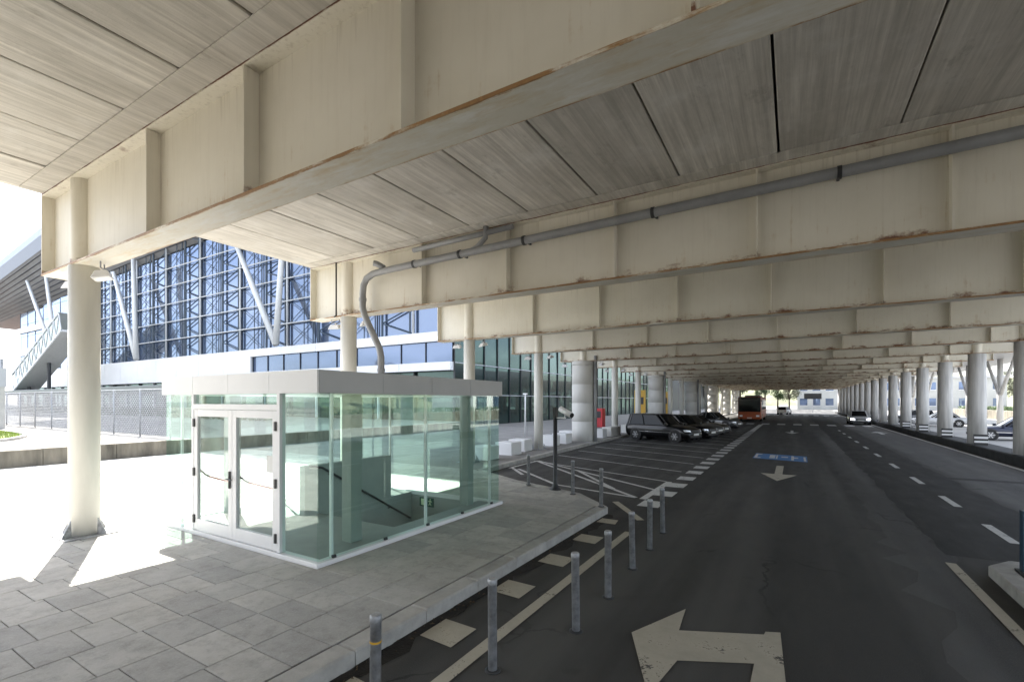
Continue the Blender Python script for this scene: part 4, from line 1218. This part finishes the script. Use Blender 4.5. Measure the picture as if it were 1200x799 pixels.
# bus
bus = thing('city_bus', 'orange city bus with dark windows stopped under the viaduct', 'bus', (-4.6,70,0), R(-90))
def bbox(name, a, mat, p=bus, bv=0):
    o = MB().box(*a).build(name, mat, p)
    if bv: bevel(o, bv, 3)
    return o
bbox('body', (-6,-1.27,.32,6,1.27,3.05), M['orange'], bus, .14)
bbox('windscreen', (5.6,-1.22,1.22,6.02,1.22,3.0), M['carglass'], bus, .05)
for i in range(6):
    for sy in (-1,1): bbox('side_window', (-5.6+i*1.85, sy*1.278-.008, 1.45, -3.85+i*1.85, sy*1.278+.008, 2.65), M['carglass'])
for sy in (-1,1):
    bbox('headlight', (5.9,sy*.9-.17,.62,6.03,sy*.9+.17,.82), M['headlamp'])
    for xx in (-3.4,3.6):
        wq = MB().cyl((xx,sy*1.0,.48),(xx,sy*1.285,.48),.48,n=24).build('wheel', M['rubber'], bus)
        MB().cyl((xx,sy*1.2,.48),(xx,sy*1.295,.48),.28,n=18).build('rim', M['rim'], wq)
    MB().tube([(5.9,sy*1.2,2.6),(6.35,sy*1.45,2.5),(6.4,sy*1.45,2.1)], .04, 8).build('mirror', M['black'], bus)
bbox('destination_display', (5.98,-.9,2.70,6.035,.9,2.92), M['black'])
bbox('number_plate', (6.0,-.26,.42,6.035,.26,.53), M['plate'])
bbox('roof_unit', (-4,-.9,3.04,1,.9,3.28), M['cgrey'], bus, .06)

# ================================================================== BEYOND
# second canopy structure on the right
cs = thing('outer_canopy', 'grey steel canopy on branching columns beyond the grey column row', 'canopy', (16,60,0), world=True)
MB().box(13.6,44,6.3,18.6,112,6.7).build('roof', M['greypanel'], cs)
for y in (50,59,68,77,86,95,104):
    m = MB(); m.cyl((16,y,0),(16,y,6.3),.24,.2,12); c_ = m.build('column', M['colgrey'], cs, True)
    for dx, dy in ((0,-3.4),(0,3.4)):
        MB().cyl((16,y,3.0),(16+dx,y+dy,6.3),.15,.12,10).build('raking_arm', M['colgrey'], cs, True)
# hedge/low wall and white frame buildings
def block_building(name, label, x0, y0, x1, y1, h, mat, rows_, cols, side):
    t = thing(name, label, 'building', ((x0+x1)/2,(y0+y1)/2,0), world=True)
    MB().box(x0,y0,0,x1,y1,h).build('wall', mat, t)
    MB().box(x0-.3,y0-.3,h,x1+.3,y1+.3,h+.5).build('roof', M['greypanel'], t)
    for r_ in range(rows_):
        for c_ in range(cols):
            z0 = h*(r_+.3)/rows_; z1 = h*(r_+.78)/rows_
            if side == 'x':
                a = y0+(y1-y0)*(c_+.2)/cols; b_ = y0+(y1-y0)*(c_+.8)/cols
                w_ = MB().box(x0-.03,a,z0,x0+.05,b_,z1).build('window', M['blueglass'], t); MB().box(x0-.10,a-.05,z0-.12,x0-.031,b_+.05,z0).build('sill', M['white'], w_)
            else:
                a = x0+(x1-x0)*(c_+.2)/cols; b_ = x0+(x1-x0)*(c_+.8)/cols
                w_ = MB().box(a,y0-.03,z0,b_,y0+.05,z1).build('window', M['blueglass'], t); MB().box(a-.05,y0-.10,z0-.12,b_+.05,y0-.031,z0).build('sill', M['white'], w_)
    return t
block_building('office_block', 'white low office block closing the view past the viaduct end', 1.0,165,46,180,8.5, simple('pale_render', (.42,.42,.40), .8, var=.1, scale=.5), 2, 14, 'y')
block_building('hangar_office', 'cream two storey building beyond the right hand canopy', 52,95,70,128,7.0, simple('cream_render', (.62,.58,.46), .8, var=.08), 2, 6, 'x')
block_building('service_building', 'small white service building beyond the dark blue car', 30,58,38,72,4.2, M['white'], 1, 3, 'x')
sb = thing('site_wall', 'low dark boundary wall beyond the parked cars on the right', 'wall', (24,60,0), world=True)
for i in range(16): MB().chbox(24,20+i*6.02,0,24.3,26+i*6.02,1.25,.03).build('wall_panel', M['oldconc'], sb)
sg = thing('direction_sign', 'dark hanging direction board on a pole at the far viaduct end', 'sign', (3,121,0), world=True)
MB().box(2.0,121,3.0,5.2,121.1,4.2).build('panel', M['black'], sg); MB().cyl((3.6,121.2,0),(3.6,121.2,4.2),.08,n=8).build('pole', M['galv'], sg)
rh = thing('small_house', 'small white house with an orange tiled roof beyond the fence', 'house', (-170,36,0), world=True)
MB().box(-178,40,0,-160,50,4.4).build('wall', M['white'], rh)
r_ = MB(); r_.v += [(-179,39,4.4),(-159,39,4.4),(-159,51,4.4),(-179,51,4.4),(-179,45,6.6),(-159,45,6.6)]
r_.f += [(0,1,5,4),(2,3,4,5),(0,4,3),(1,2,5),(0,3,2,1)]; r_.build('roof', simple('orange_tiles', (.55,.20,.10), .8, var=.2), rh)

# hills
def hill(name, cx_, cy_, rx, ry, h, mat):
    m = MB(); nx_, ny_ = 40, 24
    from mathutils import noise
    for j_ in range(ny_+1):
        for i_ in range(nx_+1):
            u, v = i_/nx_*2-1, j_/ny_*2-1
            f = max(0, 1-u*u)*max(0, 1-v*v)
            z_ = h*f*(1+.35*noise.noise(Vector((u*4,v*4,h)))) - .5
            m.v.append((cx_+u*rx, cy_+v*ry, z_))
    for j_ in range(ny_):
        for i_ in range(nx_):
            a = j_*(nx_+1)+i_; m.f.append((a,a+1,a+nx_+2,a+nx_+1))
    return struct(m.build(name, mat, None, True))
M['hillm'] = simple('hill_scrub', (.15,.16,.095), .95, var=.5, scale=.12, bump=.6, bscale=1.5)
hill('hillside', 190, 210, 130, 190, 30, M['hillm'])
hill('far_hillside', -30, 420, 260, 130, 24, M['hillm'])
# trees
def make_tree(seed, h, cr, mat, nleaf=2600):
    rnd = random.Random(seed)
    tr = MB(); th = h*.45
    tr.tube([(0,0,-.2),(rnd.uniform(-.1,.1),0,th*.5),(rnd.uniform(-.2,.2),.1,th),(0,0,h*.8)], [h*.028,h*.022,h*.016,h*.005], 8)
    cl_ = []
    for i in range(12):
        a = rnd.uniform(0,6.28); rr = cr*rnd.uniform(.25,.85); zz = h*rnd.uniform(.38,.92)
        rr *= 1-.5*max(0,(zz/h-.6)/.4)
        c_ = Vector((rr*math.cos(a), rr*math.sin(a), zz)); cl_.append((c_, cr*rnd.uniform(.28,.46)))
        z_s = min(zz-.1*h, th*rnd.uniform(.7,1.5))
        tr.tube([(0,0,z_s), tuple(c_*.5+Vector((0,0,z_s*.5+.05*h))), tuple(c_)], [h*.010,h*.007,h*.003], 5)
    lf = MB()
    for i in range(nleaf):
        c_, r_ = rnd.choice(cl_)
        d = Vector((rnd.gauss(0,1),rnd.gauss(0,1),rnd.gauss(0,.8))).normalized()*r_*rnd.uniform(.35,1.05)
        p = c_+d; s = rnd.uniform(.10,.22)*h/9
        u = Vector((rnd.gauss(0,1),rnd.gauss(0,1),rnd.gauss(0,.6))).normalized(); v = u.orthogonal().normalized()
        lf.quad(p-u*s, p+v*s*.6, p+u*s, p-v*s*.6)
    return tr.mesh('trunk', M['bark'], True), lf.mesh('crown', mat)
TM = [make_tree(11,9,3.2,M['leaf']), make_tree(23,11,3.6,M['leaf2']), make_tree(37,8,3.0,M['leaf'])]
def tree(i, x, y, s, label, group, z=0):
    t = thing('tree', label, 'tree', (x,y,z), random.uniform(0,6.28), group); t.scale = (s,s,s*random.uniform(.9,1.1))
    place('trunk', TM[i][0], t); place('crown', TM[i][1], t)
for i, (x, y, s) in enumerate(((-9,150,1.1),(-14,158,1.3),(-4,160,1.2),(-20,165,1.4),(-1,152,.8),(-26,172,1.4),(-8,175,1.5))):
    tree(i % 3, x, y, s, 'leafy tree standing beyond the far end of the viaduct', 'trees past the viaduct end')
random.seed(5)
for i in range(30):
    y = random.uniform(60, 240); x = random.uniform(42, 120)
    if 48 < x < 74 and 90 < y < 132: x += 34
    if x < 50 and 160 < y < 185: x += 10
    tree(i % 3, x, y, random.uniform(.6,1.2), 'tree on the slope beyond the right hand columns', 'trees on the right hand slope', 0 if x < 62 else (x-60)*.12)
for i, (x, y, s) in enumerate(((-92,-22,1.35),(-99,-25,1.2),(-120,-30,1.4),(-70,-34,1.2))):
    tree(i % 3, x, y, s, 'leafy tree across the plaza mirrored in the terminal glass', 'trees across the plaza', UP-.05)
# hedges below the terminal
def hedge(name, label, x0, x1, y0, y1, h, zb_, n_):
    m = MB()
    for i in range(n_):
        p = Vector((random.uniform(x0,x1), random.uniform(y0,y1), zb_+h*random.random()**.6)); s = random.uniform(.10,.22)
        u = Vector((random.gauss(0,1),random.gauss(0,1),random.gauss(0,1))).normalized(); v = u.orthogonal().normalized()
        m.quad(p-u*s, p+v*s*.7, p+u*s, p-v*s*.7)
    o = m.build(name, M['leaf']); stuff(o); tag(o, label, 'hedge')
hedge('hedge', 'low green hedge beyond the fence in front of the terminal', -130, -40, 24.4, 25.8, .95, UP, 9000)
hedge('hedge', 'low clipped hedge along the boundary wall on the right', 25, 26.4, 30, 112, 1.7, 0, 6000)

for o in WORLD_ROOTS:
    if '_world' in o: del o['_world']
